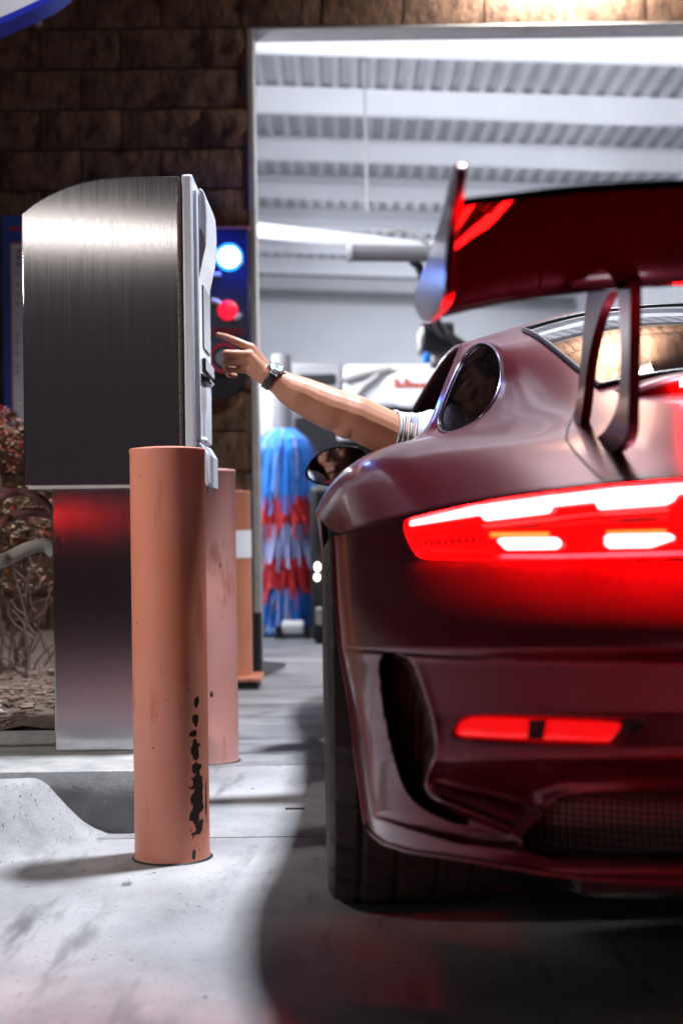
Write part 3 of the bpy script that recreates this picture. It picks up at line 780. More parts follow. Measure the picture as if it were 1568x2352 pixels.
for k in range(24):                                   # knuckles of the long hinge
    z0 = at(416, 420, KY).z + (at(416, 1030, KY).z - at(416, 420, KY).z) * k / 24
    z1 = at(416, 420, KY).z + (at(416, 1030, KY).z - at(416, 420, KY).z) * (k + 0.93) / 24
    if k == 0:
        b = MB(); b.tube([(0, 0, 0), (0, 0, z0 - z1)], 0.0055, 10); hm = b.mesh('hinge_knuckle', M_HINGE)
    o = bpy.data.objects.new('hinge_knuckle', hm); COL.objects.link(o); o.parent = kiosk; o.location = kl((XR - 0.001, KY - 0.006, z1))
b = MB(); b.box(kl((XR + 0.0015, KY + 0.004, zb)), kl((XR + 0.006, KY + KD - 0.01, zt - 0.01))); b.build('door_gasket', M_BLACK, kiosk)
b = MB(); b.box(kl((XR + 0.0065, KY - 0.006, zb + 0.02)), kl((XB, KY + KD, zt))); b.build('door', M_KIOSKP, kiosk, bevel=0.006, seg=3)
b = MB(); b.box(kl((XB + 0.0005, KY + 0.004, at(450, 1010, KY).z)), kl((XF, KY + KD - 0.01, at(450, 432, KY).z))); b.build('door_frame', M_KIOSKP, kiosk, bevel=0.004)
# rounded visor over the screen
vis = [(457, 431), (463, 433), (468, 440), (472, 453), (474, 475), (475, 500), (474, 548), (471, 572), (466, 594), (461, 618), (457, 640)]
b = MB(); b.prism([kp(x_, y_, KY + 0.02) for x_, y_ in vis], (0, KD - 0.05, 0)); b.build('visor', M_KIOSKP, kiosk, smooth=50, bevel=0.003, recalc=True)
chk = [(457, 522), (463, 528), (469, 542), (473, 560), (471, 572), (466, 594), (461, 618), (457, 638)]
b = MB(); b.prism([kp(x_, y_, KY + 0.017) for x_, y_ in chk], (0, 0.004, 0)); b.build('visor_shadow', M_KIOSKS, kiosk, smooth=30, recalc=True)  # dark inset standing in for the shaded hollow of the visor
b = MB(); b.box(kl((XF + 0.0005, KY + 0.09, at(470, 790, KY).z)), kl((XF + 0.004, KY + KD - 0.06, at(470, 640, KY).z))); b.build('screen', M_BLACKPL, kiosk, bevel=0.002)
b = MB(); b.box(kl((XF + 0.0005, KY + 0.07, at(470, 845, KY).z)), kl((XF + 0.010, KY + KD - 0.02, at(470, 814, KY).z))); b.build('card_slot', M_BLACKPL, kiosk, bevel=0.003)
b = MB()
a_ = at(457.5, 852, KY); c_ = at(480, 868, KY)
b.prism([kl((a_.x, KY + .03, a_.z)), kl((c_.x, KY + .03, c_.z)), kl((c_.x, KY + .03, c_.z - .006)), kl((a_.x, KY + .03, a_.z - .007))], (0, 0.12, 0))
a_ = at(457.5, 868, KY); c_ = at(474, 872, KY)
b.prism([kl((a_.x, KY + .03, a_.z)), kl((c_.x, KY + .03, a_.z)), kl((c_.x, KY + .03, c_.z - .002)), kl((a_.x, KY + .03, c_.z - .002))], (0, 0.16, 0))
b.build('receipt_flap', M_BLACKPL, kiosk, recalc=True)
tray = [(457.5, 1016), (462, 1018), (478, 1044), (479, 1119), (470, 1108), (457.5, 1085)]
b = MB(); b.prism([kp(x_, y_, KY + 0.012) for x_, y_ in tray], (0, KD - 0.05, 0)); b.build('change_tray', M_KIOSKP, kiosk, smooth=20, bevel=0.003, recalc=True)
b = MB(); b.ball(kp(469, 1012, KY + 0.03), 0.010); b.build('key_knob', M_PVC, kiosk)
b = MB(); b.box(kl((at(474, 1110, KY).x, KY + 0.02, at(474, 1134, KY).z)), kl((at(478, 1110, KY).x, KY + 0.08, at(474, 1108, KY).z))); b.build('drip_lip', M_HINGE, kiosk)

# conduits out of the pedestal's left side
def conduit(pts, Y, r, m, label, ribs=False, name='conduit'):
    P_ = [at(x_, y_, Y + dy) for x_, y_, dy in pts]; o0 = P_[0]
    fine = []
    for i in range(len(P_) - 1):
        p0 = P_[max(i-1, 0)]; p1 = P_[i]; p2 = P_[i+1]; p3 = P_[min(i+2, len(P_)-1)]
        for k in range(14):
            t_ = k / 14
            fine.append(0.5 * ((2*p1) + (p2-p0)*t_ + (2*p0-5*p1+4*p2-p3)*t_**2 + (3*p1-p0-3*p2+p3)*t_**3) - o0)
    fine.append(P_[-1] - o0)
    rr = [r * (1.0 + (0.07 if ribs and k % 2 else 0)) for k in range(len(fine))]
    b = MB(); b.tube(fine, rr, 14); t = b.build(name, m, smooth=60); t.location = o0
    return fin(t, label, 'conduit', 'conduits at the pedestal')
M_HOSE = mat('dark_red_conduit', (0.16, 0.06, 0.055), 0.45); M_HOSEG = mat('grey_conduit', (0.30, 0.28, 0.25), 0.6)
conduit([(124, 1192, .1), (108, 1160, .08), (80, 1138, .05), (45, 1130, .03), (0, 1142, 0), (-60, 1190, .03), (-110, 1320, .12), (-125, 1560, .25), (-125, 1680, .3)], 3.98, 0.0115, M_HOSE, 'upper dark red ribbed conduit curving out of the pedestal', True)
conduit([(124, 1184, .1), (95, 1178, .08), (60, 1178, .05), (25, 1190, .03), (0, 1204, 0), (-60, 1250, .03), (-95, 1370, .12), (-105, 1560, .25), (-105, 1680, .3)], 3.98, 0.0135, M_HOSE, 'lower dark red conduit just under the ribbed one')
conduit([(124, 1268, .08), (100, 1252, .07), (60, 1262, .05), (20, 1282, .03), (-10, 1294, 0), (-70, 1330, .03), (-85, 1450, .15), (-85, 1680, .3)], 3.98, 0.019, M_HOSEG, 'thick grey conduit sagging left of the pedestal')

# ================================================================== SIGNS ON THE WALL
M_BLUE = mat('blue_print_panel', (0.012, 0.03, 0.22), 0.4, var=(3, (0.02, 0.10, 0.45), 1, (1, 1, 1)), spots=[(60, (0.30, 0.36, 0.6), 0.70, 0.05)])
M_PANELW = mat('white_print_panel', (0.60, 0.58, 0.62), 0.5)
M_RED = mat('red_print', (0.55, 0.03, 0.05), 0.5)
t, o0 = thing_at('menu_board', 130, 730, WY - 0.07, 'tall blue wash menu board with white panel, behind the kiosk', 'sign')
px_box('board', 9, 491, 300, 990, WY - 0.07, 0.045, M_BLUE, t, 0.004, o0)
px_box('red_border', 28, 553, 290, 985, WY - 0.074, 0.004, M_RED, t, 0, o0)
px_box('price_panel', 31, 557, 287, 983, WY - 0.078, 0.004, M_PANELW, t, 0, o0)
b = MB()
for x_, w_ in ((21, 5), (27, 6), (34, 7), (42, 8)):
    a_ = at(x_, 530, WY - 0.073) - o0; c_ = at(x_ + w_ - 1.2, 520, WY - 0.073) - o0; b.box((a_.x, a_.y, a_.z), (c_.x, a_.y + .003, c_.z))
b.build('heading_print', M_RED, t)
b = MB()
for y_ in (576, 590, 606):
    a_ = at(37, y_ + 5, WY - 0.081) - o0; c_ = at(62, y_ - 5, WY - 0.081) - o0; b.box((a_.x, a_.y, a_.z), (c_.x, a_.y + .003, c_.z))
for y_ in (629, 652, 675, 698, 771, 785, 811, 840, 854):
    c_ = at(40, y_, WY - 0.081) - o0
    b.lathe([(0.010, 0), (0.010, 0.003), (0.005, 0.003), (0.005, 0)], 14, Matrix.Translation(c_) @ Matrix.Rotation(R(90), 4, 'X'))
b.build('price_print', M_GREY, t)['kind'] = 'stuff'

t, o0 = thing_at('signal_panel', 500, 705, WY - 0.10, 'dark signal panel with glowing blue lamp above a red lamp', 'sign')
M_PANELB = mat('glossy_dark_blue_panel', (0.008, 0.010, 0.035), 0.18, var=(4, (0.01, 0.02, 0.10), 1))
px_box('panel', 420, 526, 569, 850, WY - 0.10, 0.07, M_PANELB, t, 0.006, o0)
c_ = at(505, 850, WY - 0.098) - o0
b = MB(); b.lathe([(0.001, 0), (0.135, 0), (0.135, 0.05), (0.001, 0.05)], 40, Matrix.Translation(c_ + Vector((0, 0.06, 0))) @ Matrix.Rotation(R(90), 4, 'X')); b.build('round_base', M_BLACKPL, t)
px_box('top_trim', 420, 519, 572, 526, WY - 0.104, 0.08, mat('red_brown_trim', (0.30, 0.08, 0.07), 0.5), t, 0.003, o0)
M_BLUEL = emit('lit_blue_lamp', (0.55, 0.85, 1.0), E_SIGN); M_BLUEH = emit('lit_blue_bezel', (0.02, 0.25, 1.0), E_SIGN * 0.35); M_REDL = emit('lit_red_lamp', (1.0, 0.01, 0.05), 1.1)
b = MB(); c_ = at(526, 590, WY - 0.115) - o0; b.ball(c_, (0.055, 0.03, 0.052)); lb = b.build('blue_lamp', M_BLUEL, t)
b = MB(); b.lathe([(0.056, 0), (0.068, 0), (0.068, 0.02), (0.056, 0.02)], 32, Matrix.Translation(c_ + Vector((0, 0.012, 0))) @ Matrix.Rotation(R(90), 4, 'X')); b.build('lamp_ring', M_BLUEH, lb)
l = bpy.data.lights.new('lamp', 'POINT'); l.energy = 3.0; l.color = (0.03, 0.12, 1.0); l.shadow_soft_size = 0.05
o = bpy.data.objects.new('lamp', l); COL.objects.link(o); o.parent = t; o.location = c_ + Vector((0, -0.10, 0))
b = MB(); c_ = at(523, 712, WY - 0.115) - o0; b.ball(c_, (0.052, 0.025, 0.052)); b.build('red_lamp', M_REDL, t)
b = MB()
WMK = (((488, 574), (510, 579)), ((490, 630), (507, 630)), ((486, 690), (497, 692), (509, 700)), ((538, 731), (547, 728), (553, 720)), ((548, 606), (556, 600)), ((537, 565), (540, 562)))
for pts in WMK:
    b = MB(); b.tube([at(x_, y_, WY - 0.112) - o0 for x_, y_ in pts], 0.013, 10); b.build('white_mark', M_PVC, t)
b = MB(); c_ = at(514, 822, WY - 0.108) - o0
b.lathe([(0.06, 0), (0.075, 0), (0.075, 0.012), (0.06, 0.012)], 36, Matrix.Translation(c_ + Vector((0, .006, 0))) @ Matrix.Rotation(R(90), 4, 'X'), 0)
b.lathe([(0.001, 0), (0.028, 0), (0.040, 0.012), (0.001, 0.012)], 36, Matrix.Translation(c_ + Vector((0, .006, 0))) @ Matrix.Rotation(R(90), 4, 'X'), 1)
b.build('dial', [M_RED, M_GREY], t)
a_ = at(485, 770, WY - 0.104) - o0; c_ = at(560, 752, WY - 0.104) - o0
b = MB(); b.box((a_.x, a_.y, a_.z), (c_.x, a_.y + 0.004, c_.z)); b.build('red_band', mat('dark_red_print', (0.18, 0.01, 0.03), 0.4), t)

# canopy sign over the kiosk, top left corner
t, o0 = thing_at('canopy_sign', -120, -40, 5.2, 'white hanging sign with a blue lower edge at the top left', 'sign')
lo = [(-420, 195), (-200, 128), (-60, 66), (30, 28), (112, -10), (150, -40), (150, -200), (-420, -200)]
b = MB(); b.prism([at(x_, y_, 5.2) - o0 for x_, y_ in lo], (0, 0.10, 0)); b.build('panel', M_PVC, t, smooth=20, recalc=True)
b = MB(); ee = [(-420, 195), (-200, 128), (-60, 66), (30, 28), (112, -10), (150, -40)]
b.prism([at(x_, y_ - 2, 5.19) - o0 for x_, y_ in ee] + [at(x_ + 2, y_ + 13, 5.19) - o0 for x_, y_ in reversed(ee)], (0, 0.12, 0)); b.build('edge_band', mat('blue_sign_edge', (0.015, 0.03, 0.45), 0.4), t, smooth=20, recalc=True)
b = MB(); p = at(-200, -200, 5.25) - o0; b.tube([p, p + Vector((0, 0, 0.35)), p + Vector((0, 2.3, 0.35))], 0.02, 8); b.build('hanger', M_GREY, t)

# ================================================================== THE SHRUB
def leaf_cloud(b, c, rad, n, rg, size, mats):
    for i in range(n):
        while True:
            p = Vector((rg.uniform(-1, 1), rg.uniform(-1, 1), rg.uniform(-1, 1)))
            if 0.15 < p.length < 1: break
        p = Vector((p.x * rad[0], p.y * rad[1], p.z * rad[2])) * (0.8 + 0.35 * noise.noise(p * 2.4)) + c
        M4 = Matrix.Translation(p) @ Matrix.Rotation(rg.uniform(0, 6.28), 4, 'Z') @ Matrix.Rotation(rg.uniform(-1.3, 1.3), 4, 'X') @ Matrix.Rotation(rg.uniform(-.8, .8), 4, 'Y')
        s = rg.uniform(*size)
        vs = [M4 @ Vector(q) for q in ((-s, 0, 0), (-.3*s, .32*s, .1*s), (s, 0, -.1*s), (-.3*s, -.32*s, .1*s))]
        b.add(vs, [(0, 1, 2, 3)], rg.choice(mats))
M_LF = [mat('red_leaf', (0.20, 0.018, 0.016), 0.5), mat('rust_leaf', (0.24, 0.07, 0.03), 0.5), mat('olive_leaf', (0.12, 0.11, 0.04), 0.5), mat('dry_leaf', (0.34, 0.24, 0.16), 0.7)]
sh = empty('shrub', (at(-10, 1500, 5.3).x, 5.3, 0.2), 'red leaved shrub with bare lower twigs beside the kiosk', 'shrub')
sv = Vector(sh.location)
rg = random.Random(21)
b = MB()
leaf_cloud(b, at(-15, 1010, 5.3) - sv, (0.16, 0.25, 0.17), 900, rg, (0.012, 0.024), [0, 0, 1, 1, 2, 3])
leaf_cloud(b, at(30, 1190, 5.35) - sv, (0.20, 0.25, 0.14), 1100, rg, (0.012, 0.024), [0, 1, 1, 2, 2, 3, 3])
leaf_cloud(b, at(10, 1330, 5.4) - sv, (0.2, 0.3, 0.09), 500, rg, (0.01, 0.02), [2, 3, 1])
o = b.build('foliage', M_LF, sh, smooth=0); o['kind'] = 'stuff'
M_TWIG = mat('pale_twig_bark', (0.13, 0.075, 0.065), 0.8, bump=(80, .5, .002))
tw = [[(60, 1560), (72, 1490), (95, 1420), (118, 1375)], [(50, 1570), (40, 1500), (20, 1430), (0, 1400), (-30, 1360)], [(60, 1560), (66, 1480), (50, 1430), (28, 1400)], [(104, 1500), (92, 1450), (75, 1430), (40, 1425)],
      [(70, 1500), (95, 1455), (110, 1490), (114, 1510)], [(30, 1560), (45, 1470), (80, 1385), (118, 1372)], [(60, 1560), (55, 1400), (30, 1300), (10, 1180), (-10, 1020)], [(50, 1560), (60, 1380), (55, 1250), (45, 1130)], [(118, 1340), (100, 1345), (70, 1360), (40, 1355)], [(0, 1570), (5, 1470), (-10, 1350), (-20, 1200)]]
rq = random.Random(77)
for _ in range(26):
    x_ = rq.uniform(-30, 112); y_ = rq.uniform(1330, 1570); pts_ = [(x_, y_)]
    an = rq.uniform(-2.6, -0.5)
    for _k in range(4):
        x_ += 26 * math.cos(an); y_ += 26 * math.sin(an); an += rq.uniform(-.7, .7); pts_.append((x_, y_))
    tw.append(pts_)
for w in tw:
    dy = rg.uniform(-.15, .15)
    P_ = [at(x_ + rg.uniform(-3, 3), y_, 5.3 + dy) - sv for x_, y_ in w]
    b = MB(); n_ = len(P_); b.tube(P_, [0.0048 * (1 - .6 * i / n_) for i in range(n_)], 8); b.build('twig', M_TWIG, sh)
t, o0 = thing_at('broken_pipe', 0, 1690, 4.45, 'short grey pipe end poking out of the mulch', 'pipe')
b = MB(); b.tube([at(-30, 1600, 4.5) - o0, at(8, 1650, 4.45) - o0, at(32, 1690, 4.4) - o0], 0.02, 14); b.build('pipe', M_HOSEG, t)

# ================================================================== THE CAR
OX, OY, YAW = 0.885, 2.98, R(1.3)
Fv = Vector((-math.sin(YAW), math.cos(YAW))); Rv = Vector((math.cos(YAW), math.sin(YAW)))
car = empty('sports_car', (OX, OY, 0), 'low plum sports car with tall rear wing and glowing red tail lights', 'car', rz=YAW)
def c2w(cx, cy): return OX + cx * Rv.x + cy * Fv.x, OY + cx * Rv.y + cy * Fv.y
def w2c(p): d = Vector((p[0] - OX, p[1] - OY)); return Vector((d.dot(Rv), d.dot(Fv), p[2]))
def cp(px, py, cy):
    """car-local point on the layout ray at local distance cy"""
    u = (px - 784.0) / FP; v = (1200.0 - py) / FP
    k = u * cr + v * sr; m_ = -u * sr + v * cr
    Y = (cy + OX * Fv.x + OY * Fv.y) / (k * Fv.x + Fv.y)
    return w2c((k * Y, Y, CAM_H + m_ * Y))
def c2p(c):
    X, Y = c2w(c[0], c[1]); a_ = X / Y; b_ = (c[2] - CAM_H) / Y
    return 784 + FP * (a_ * cr - b_ * sr), 1200 - FP * (a_ * sr + b_ * cr)

# ---- rear fascia: a dense sheet over the rounded tail
E_Y = np.array([1080, 1190, 1234, 1391, 1489, 1609, 1744, 1864, 1913, 1950, 2060.])
E_X = np.array([765, 766, 768, 776, 784, 803, 820, 836, 846, 858, 900.])
def edge_cx(py):
    px = np.interp(py, E_Y, E_X); u = (px - 784) / FP; v = (1200 - py) / FP
    k = u * cr + v * sr
    Y = (-0.42 + OX * Fv.x + OY * Fv.y) / (k * Fv.x + Fv.y)
    return (k * Y - OX) * Rv.x + (Y - OY) * Rv.y
PR_Y = np.array([1080, 1200, 1278, 1288, 1300, 1340, 1380, 1425, 1460, 1490, 1503, 1520, 1640, 1715, 1745, 1775, 1815, 1850, 1900, 1960, 2000, 2040.])
PR_D = np.array([.000, -.022, -.034, -.036, -.043, -.061, -.079, -.098, -.110, -.116, -.106, -.086, -.078, -.088, -.086, -.048, -.012, -.002, -.004, -.022, -.040, -.030])
yy_ = np.linspace(1060, 2080, 1021); dd_ = np.interp(yy_, PR_Y, PR_D)
ker = np.exp(-0.5 * (np.arange(-14, 15) / 5.0) ** 2); ker /= ker.sum(); raw_ = dd_; dd_ = np.convolve(np.pad(raw_, 14, 'edge'), ker, 'valid')
k2 = np.exp(-0.5 * (np.arange(-60, 61) / 15.0) ** 2); k2 /= k2.sum(); d2_ = np.convolve(np.pad(raw_, 60, 'edge'), k2, 'valid')
w2_ = np.clip(np.minimum((yy_ - 1330) / 40, (1492 - yy_) / 25), 0, 1); dd_ = dd_ * (1 - w2_) + d2_ * w2_
def prof_d(py): return np.interp(py, yy_, dd_)
NE = 2.3
def sdf(P, poly):
    """signed distance to a polygon, negative inside"""
    poly = np.asarray(poly, float); d = np.full(len(P), 1e9); ins = np.zeros(len(P), bool)
    for i in range(len(poly)):
        a_, b_ = poly[i], poly[(i + 1) % len(poly)]
        e = b_ - a_; w = P - a_; t = np.clip((w @ e) / (e @ e), 0, 1)
        d = np.minimum(d, np.hypot(*(w - t[:, None] * e).T))
        c_ = ((a_[1] <= P[:, 1]) & (b_[1] > P[:, 1])) | ((b_[1] <= P[:, 1]) & (a_[1] > P[:, 1]))
        with np.errstate(divide='ignore', invalid='ignore'):
            xi = a_[0] + (P[:, 1] - a_[1]) / (b_[1] - a_[1]) * (b_[0] - a_[0])
        ins ^= c_ & (P[:, 0] < xi)
    return np.where(ins, -d, d)
def pld(P, line):
    line = np.asarray(line, float); d = np.full(len(P), 1e9)
    for i in range(len(line) - 1):
        a_, b_ = line[i], line[i + 1]; e = b_ - a_; w = P - a_; t = np.clip((w @ e) / (e @ e), 0, 1)
        d = np.minimum(d, np.hypot(*(w - t[:, None] * e).T))
    return d
def rnd(poly, it=2):
    """rounded polygon (corner cutting)"""
    p = [np.array(q, float) for q in poly]
    for _ in range(it):
        q = []
        for i in range(len(p)):
            a_, b_ = p[i], p[(i + 1) % len(p)]; q += [a_ * .75 + b_ * .25, a_ * .25 + b_ * .75]
        p = q
    return np.array(p)
TOP_X = [700, 769, 850, 925, 1000, 1100, 1260, 1422, 1568, 1850, 2400, 2700]
TOP_Y = [1236, 1234, 1213, 1194, 1176, 1155, 1132, 1113, 1101, 1092, 1088, 1088]
P_LAMP = rnd([(926, 1199), (942, 1193), (1097, 1157), (1260, 1134), (1422, 1115), (1568, 1104), (1850, 1095), (2420, 1090), (2420, 1268), (1850, 1270), (1568, 1275), (1260, 1283), (990, 1284), (957, 1275), (938, 1240)], 1)
P_VENT = rnd([(866, 1496), (934, 1505), (957, 1545), (980, 1612), (998, 1680), (1000, 1725), (975, 1793), (980, 1828), (1015, 1850), (1080, 1885), (1068, 1898), (1016, 1880), (968, 1856), (934, 1822), (914, 1772), (895, 1701), (878, 1609)], 2)
P_REFL = rnd([(1040, 1690), (1042, 1672), (1058, 1650), (1090, 1641), (1260, 1646), (1440, 1653), (1484, 1652), (1462, 1680), (1424, 1707), (1400, 1711), (1240, 1706), (1060, 1696)], 2)
P_LENS2 = rnd([(1047, 1685), (1052, 1668), (1064, 1653), (1096, 1645), (1260, 1651), (1428, 1658), (1434, 1668), (1408, 1704), (1396, 1706), (1240, 1701), (1060, 1693)], 2)
P_MESH = rnd([(1180, 1943), (1236, 1878), (1268, 1840), (1300, 1824), (1568, 1818), (2420, 1812), (2420, 1974), (1568, 1972), (1262, 1962)], 1)
L_LIP = [(780, 1850), (836, 1864), (934, 1896), (1042, 1929), (1178, 1948), (1262, 1966), (1568, 1976), (2450, 1978)]
L_SHUT = [(740, 1488), (787, 1489), (863, 1497), (1042, 1511), (1180, 1514)]
def ss(x, a_, b_):
    t = np.clip((x - a_) / (b_ - a_), 0, 1); return t * t * (3 - 2 * t)

def fascia_raw(th, py, off=None):
    w = edge_cx(py)                       # negative (left)
    cx = w * np.cos(th) ** (2 / NE)
    cy = -0.42 - 0.63 * np.sin(th) ** (2 / NE)
    cy = cy + prof_d(py) * ss(np.sin(th), 0.05, 0.9)
    if off is not None: cy = cy + off
    X = OX + cx * Rv.x + cy * Fv.x; Y = OY + cx * Rv.y + cy * Fv.y
    a_ = X / Y; v = (1200 - py) / FP; b_ = (v - a_ * sr) / cr
    px = 784 + FP * (a_ * cr - b_ * sr)
    return cx, cy, CAM_H + b_ * Y, px
def th_of(px, py, it=44):
    lo = np.full_like(px, 0.0); hi = np.full_like(px, math.pi / 2)
    for _ in range(it):
        mid = (lo + hi) / 2; q = fascia_raw(mid, py)[3]
        lo = np.where(q < px, mid, lo); hi = np.where(q < px, hi, mid)
    return (lo + hi) / 2
def carve(px, py):
    """how far the sheet is pressed forwards (+) or pulled back (-) at a place"""
    P = np.stack([px, py], 1); o = np.zeros(len(px))
    sl = sdf(P, P_LAMP); o += 0.012 * ss(-sl, -1, 5)
    sv = sdf(P, P_VENT); o += 0.13 * ss(-sv, -2, 10) + 0.0
    o -= 0.006 * np.exp(-(np.maximum(sv, 0) / 16.0) ** 2) * ss(px, 935, 975) * ss(-py, -1830, -1770)
    sf = sdf(P, P_REFL); o += 0.016 * ss(-sf, -3, 5)
    sm = sdf(P, P_MESH); o += 0.055 * ss(-sm, -2, 8) - 0.020 * np.exp(-(np.maximum(sm, 0) / 26.0) ** 2) * (py < 1960)
    lip = np.interp(px, [q[0] for q in L_LIP], [q[1] for q in L_LIP])
    o -= 0.042 * ss(py - lip, -3, 9) * np.interp(px, [840, 930, 1100, 2400], [0.15, 0.6, 1, 1.0])
    o += 0.018 * np.exp(-(pld(P, L_SHUT) / 3.0) ** 2) * np.interp(px, [780, 870, 1180], [0.5, 1, 0.1])
    # the blade in front of the low slot, and the bulge right of the side vent
    o -= 0.020 * np.exp(-(pld(P, [(1010, 1838), (1080, 1868), (1165, 1902)]) / 9.0) ** 2)
    # hollow sweeping from the vent to the diffuser
    o += 0.030 * np.exp(-(pld(P, [(1010, 1790), (1120, 1815), (1200, 1840)]) / 22.0) ** 2)
    return o
NU, NV = 360, 300
pm = np.full(1, 1350.0)
pxs = np.concatenate([768.5 + 30 * np.linspace(0, 1, 24) ** 2.0, np.linspace(800, 1640, 262)[1:], np.linspace(1640, 2388, NU - 284)[1:]])
NU = len(pxs)
thc = th_of(pxs, np.full(NU, 1350.0)); thc[0] = 0.0; thc[-1] = math.pi / 2
BOT_X = [768, 773, 785, 800, 850, 945, 1042, 1151, 1260, 1422, 1568, 2400]
BOT_Y = [1886, 1900, 1922, 1938, 1956, 1970, 1987, 2006, 2019, 2027, 2030, 2030]
ptop = np.interp(pxs, TOP_X, TOP_Y); pbot = np.interp(pxs, BOT_X, BOT_Y)
vv = np.linspace(0, 1, NV)
TH = np.repeat(thc[None, :], NV, 0).ravel(); PY = (ptop[None, :] + (pbot - ptop)[None, :] * vv[:, None]).ravel()
_, _, _, PXf = fascia_raw(TH, PY)
OFF = carve(PXf, PY) * ss(np.sin(TH), 0.0, 0.25)
CX, CY, CZ, PX2 = fascia_raw(TH, PY, OFF)
CX = CX.reshape(NV, NU); CY = CY.reshape(NV, NU); CZ = CZ.reshape(NV, NU); CX[:, -1] = 0.0
Pf = np.stack([PXf, PY], 1)
in_l = (sdf(Pf, P_LAMP) < -1).reshape(NV, NU); in_v = (sdf(Pf, P_VENT) < -4).reshape(NV, NU)
in_m = (sdf(Pf, P_MESH) < -4).reshape(NV, NU); in_r = (sdf(Pf, P_REFL) < -1).reshape(NV, NU)
def fpart(name, mask, m, extra=None, parent=car, sides=None):
    """faces of the fascia sheet selected by mask, mirrored to the right half"""
    idx = -np.ones(NV * NU, int); fs = []; ok = mask[:-1, :-1]
    js, is_ = np.nonzero(ok)
    q = np.stack([js * NU + is_, (js + 1) * NU + is_, (js + 1) * NU + is_ + 1, js * NU + is_ + 1], 1)
    used = np.unique(q); idx[used] = np.arange(len(used))
    vs = np.stack([CX.ravel()[used], CY.ravel()[used], CZ.ravel()[used]], 1); q = idx[q]
    if sides:
        for s in (1, -1):
            b = MB(); b.v = [tuple(p) for p in vs * np.array([s, 1, 1])]; b.f = [tuple(p) for p in (q if s == 1 else q[:, ::-1])]; b.m = [0] * len(b.f)
            o = b.build(name, m, parent, smooth=60)
        return o
    n = len(vs); vm = vs * np.array([-1, 1, 1]); vs = np.concatenate([vs, vm]); q = np.concatenate([q, q[:, ::-1] + n])
    b = MB(); b.v = [tuple(p) for p in vs]; b.f = [tuple(p) for p in q]; b.m = [0] * len(b.f)
    if extra: extra(b)
    return b.build(name, m, parent, smooth=0 if name == 'x' else 60)
def lips(b):
    e1 = [Vector((CX[j, 0], CY[j, 0], CZ[j, 0])) for j in range(0, NV, 3)]
    e2 = [Vector((CX[-1, i], CY[-1, i], CZ[-1, i])) for i in range(0, NU, 3)]
    for e in (e1 + e2[1:],):
        b.tube(e, 0.005, 8); b.tube([Vector((-p.x, p.y, p.z)) for p in e], 0.005, 8)
    # inner return flange of the arch and the underside
    for s in (1, -1):
        b.grid([[(p.x * s, p.y, p.z) for p in e1], [(p.x * s + 0.05 * s, p.y + 0.02, p.z) for p in e1]])
        b.grid([[(p.x * s, p.y, p.z) for p in e2], [(p.x * s, p.y + 0.35 if abs(p.x) < .7 else p.y + .03, p.z + 0.01) for p in e2]])
fpart('rear_bumper', ~(in_l | in_v | in_m | in_r), M_PAINT, lips)
M_GRILLE = mat('dark_grille', (0.010, 0.006, 0.007), 0.4, 0.3)
def grille_bump(m):
    nt = m.node_tree; N = nt.nodes; L = nt.links; p = N['Principled BSDF']; tc = N.new('ShaderNodeTexCoord')
    mp = N.new('ShaderNodeMapping'); mp.inputs['Rotation'].default_value = (0, R(45), 0); mp.inputs['Scale'].default_value = (1, 0, 1); L.new(tc.outputs['Object'], mp.inputs[0])
    ch_ = N.new('ShaderNodeTexChecker'); ch_.inputs['Scale'].default_value = 150; L.new(mp.outputs[0], ch_.inputs['Vector'])
    mx = N.new('ShaderNodeMix'); mx.data_type = 'RGBA'; mx.inputs['A'].default_value = (0.003, 0.002, 0.002, 1); mx.inputs['B'].default_value = (0.16, 0.05, 0.05, 1)
    L.new(ch_.outputs['Fac'], mx.inputs['Factor']); L.new(mx.outputs['Result'], p.inputs['Base Color'])
    bn = N.new('ShaderNodeBump'); bn.inputs['Strength'].default_value = 1.0; bn.inputs['Distance'].default_value = 0.003; L.new(ch_.outputs['Fac'], bn.inputs['Height']); L.new(bn.outputs[0], p.inputs['Normal'])
grille_bump(M_GRILLE)
CYs = CY.copy(); CY[:] = CYs + 0.035
fpart('lamp_housing', (sdf(Pf, P_LAMP) < 2).reshape(NV, NU), M_BLACKPL)
CY[:] = CYs
fpart('side_vent', in_v, M_GRILLE, sides=1); fpart('diffuser_mesh', in_m, M_GRILLE)

def surf(px, py, out=0.0, base=0.012):
    """fascia point under a layout position, shifted out (rearwards) from the lamp floor"""
    px = np.asarray(px, float); py = np.asarray(py, float)
    th = th_of(px, py); o = np.full(len(px), base - out)
    cx, cy, cz, _ = fascia_raw(th, py, o)
    return np.stack([cx, cy, cz], 1)
def strip(b, top, bot, n, out, thick, mi=0, rows=4, base=0.012):
    """a lamp strip between two px curves with a rounded front, both sides of the car"""
    tx = np.linspace(top[0][0], top[-1][0], n); ty = np.interp(tx, [q[0] for q in top], [q[1] for q in top])
    by = np.interp(tx, [q[0] for q in bot], [q[1] for q in bot])
    R_ = []
    for k in range(rows + 1):
        f = k / rows; bul = out + thick * math.sqrt(max(0, 1 - (2 * f - 1) ** 2))
        s = surf(tx, ty + (by - ty) * f, bul, base); R_.append(s)
    R_ = [surf(tx, ty, 0.0005, base)] + R_ + [surf(tx, by, 0.0005, base)]
    if b is None:
        return R_
    if isinstance(b, tuple):
        for s in (1, -1):
            q = MB(); q.grid(R_ if s == 1 else [np.array(r) * np.array([-1, 1, 1]) for r in reversed(R_)]); q.build(b[0], b[1], tl_, smooth=60)
        return
    b.grid([np.concatenate([r, (np.array(r) * np.array([-1, 1, 1]))[::-1]]) for r in R_], mi)

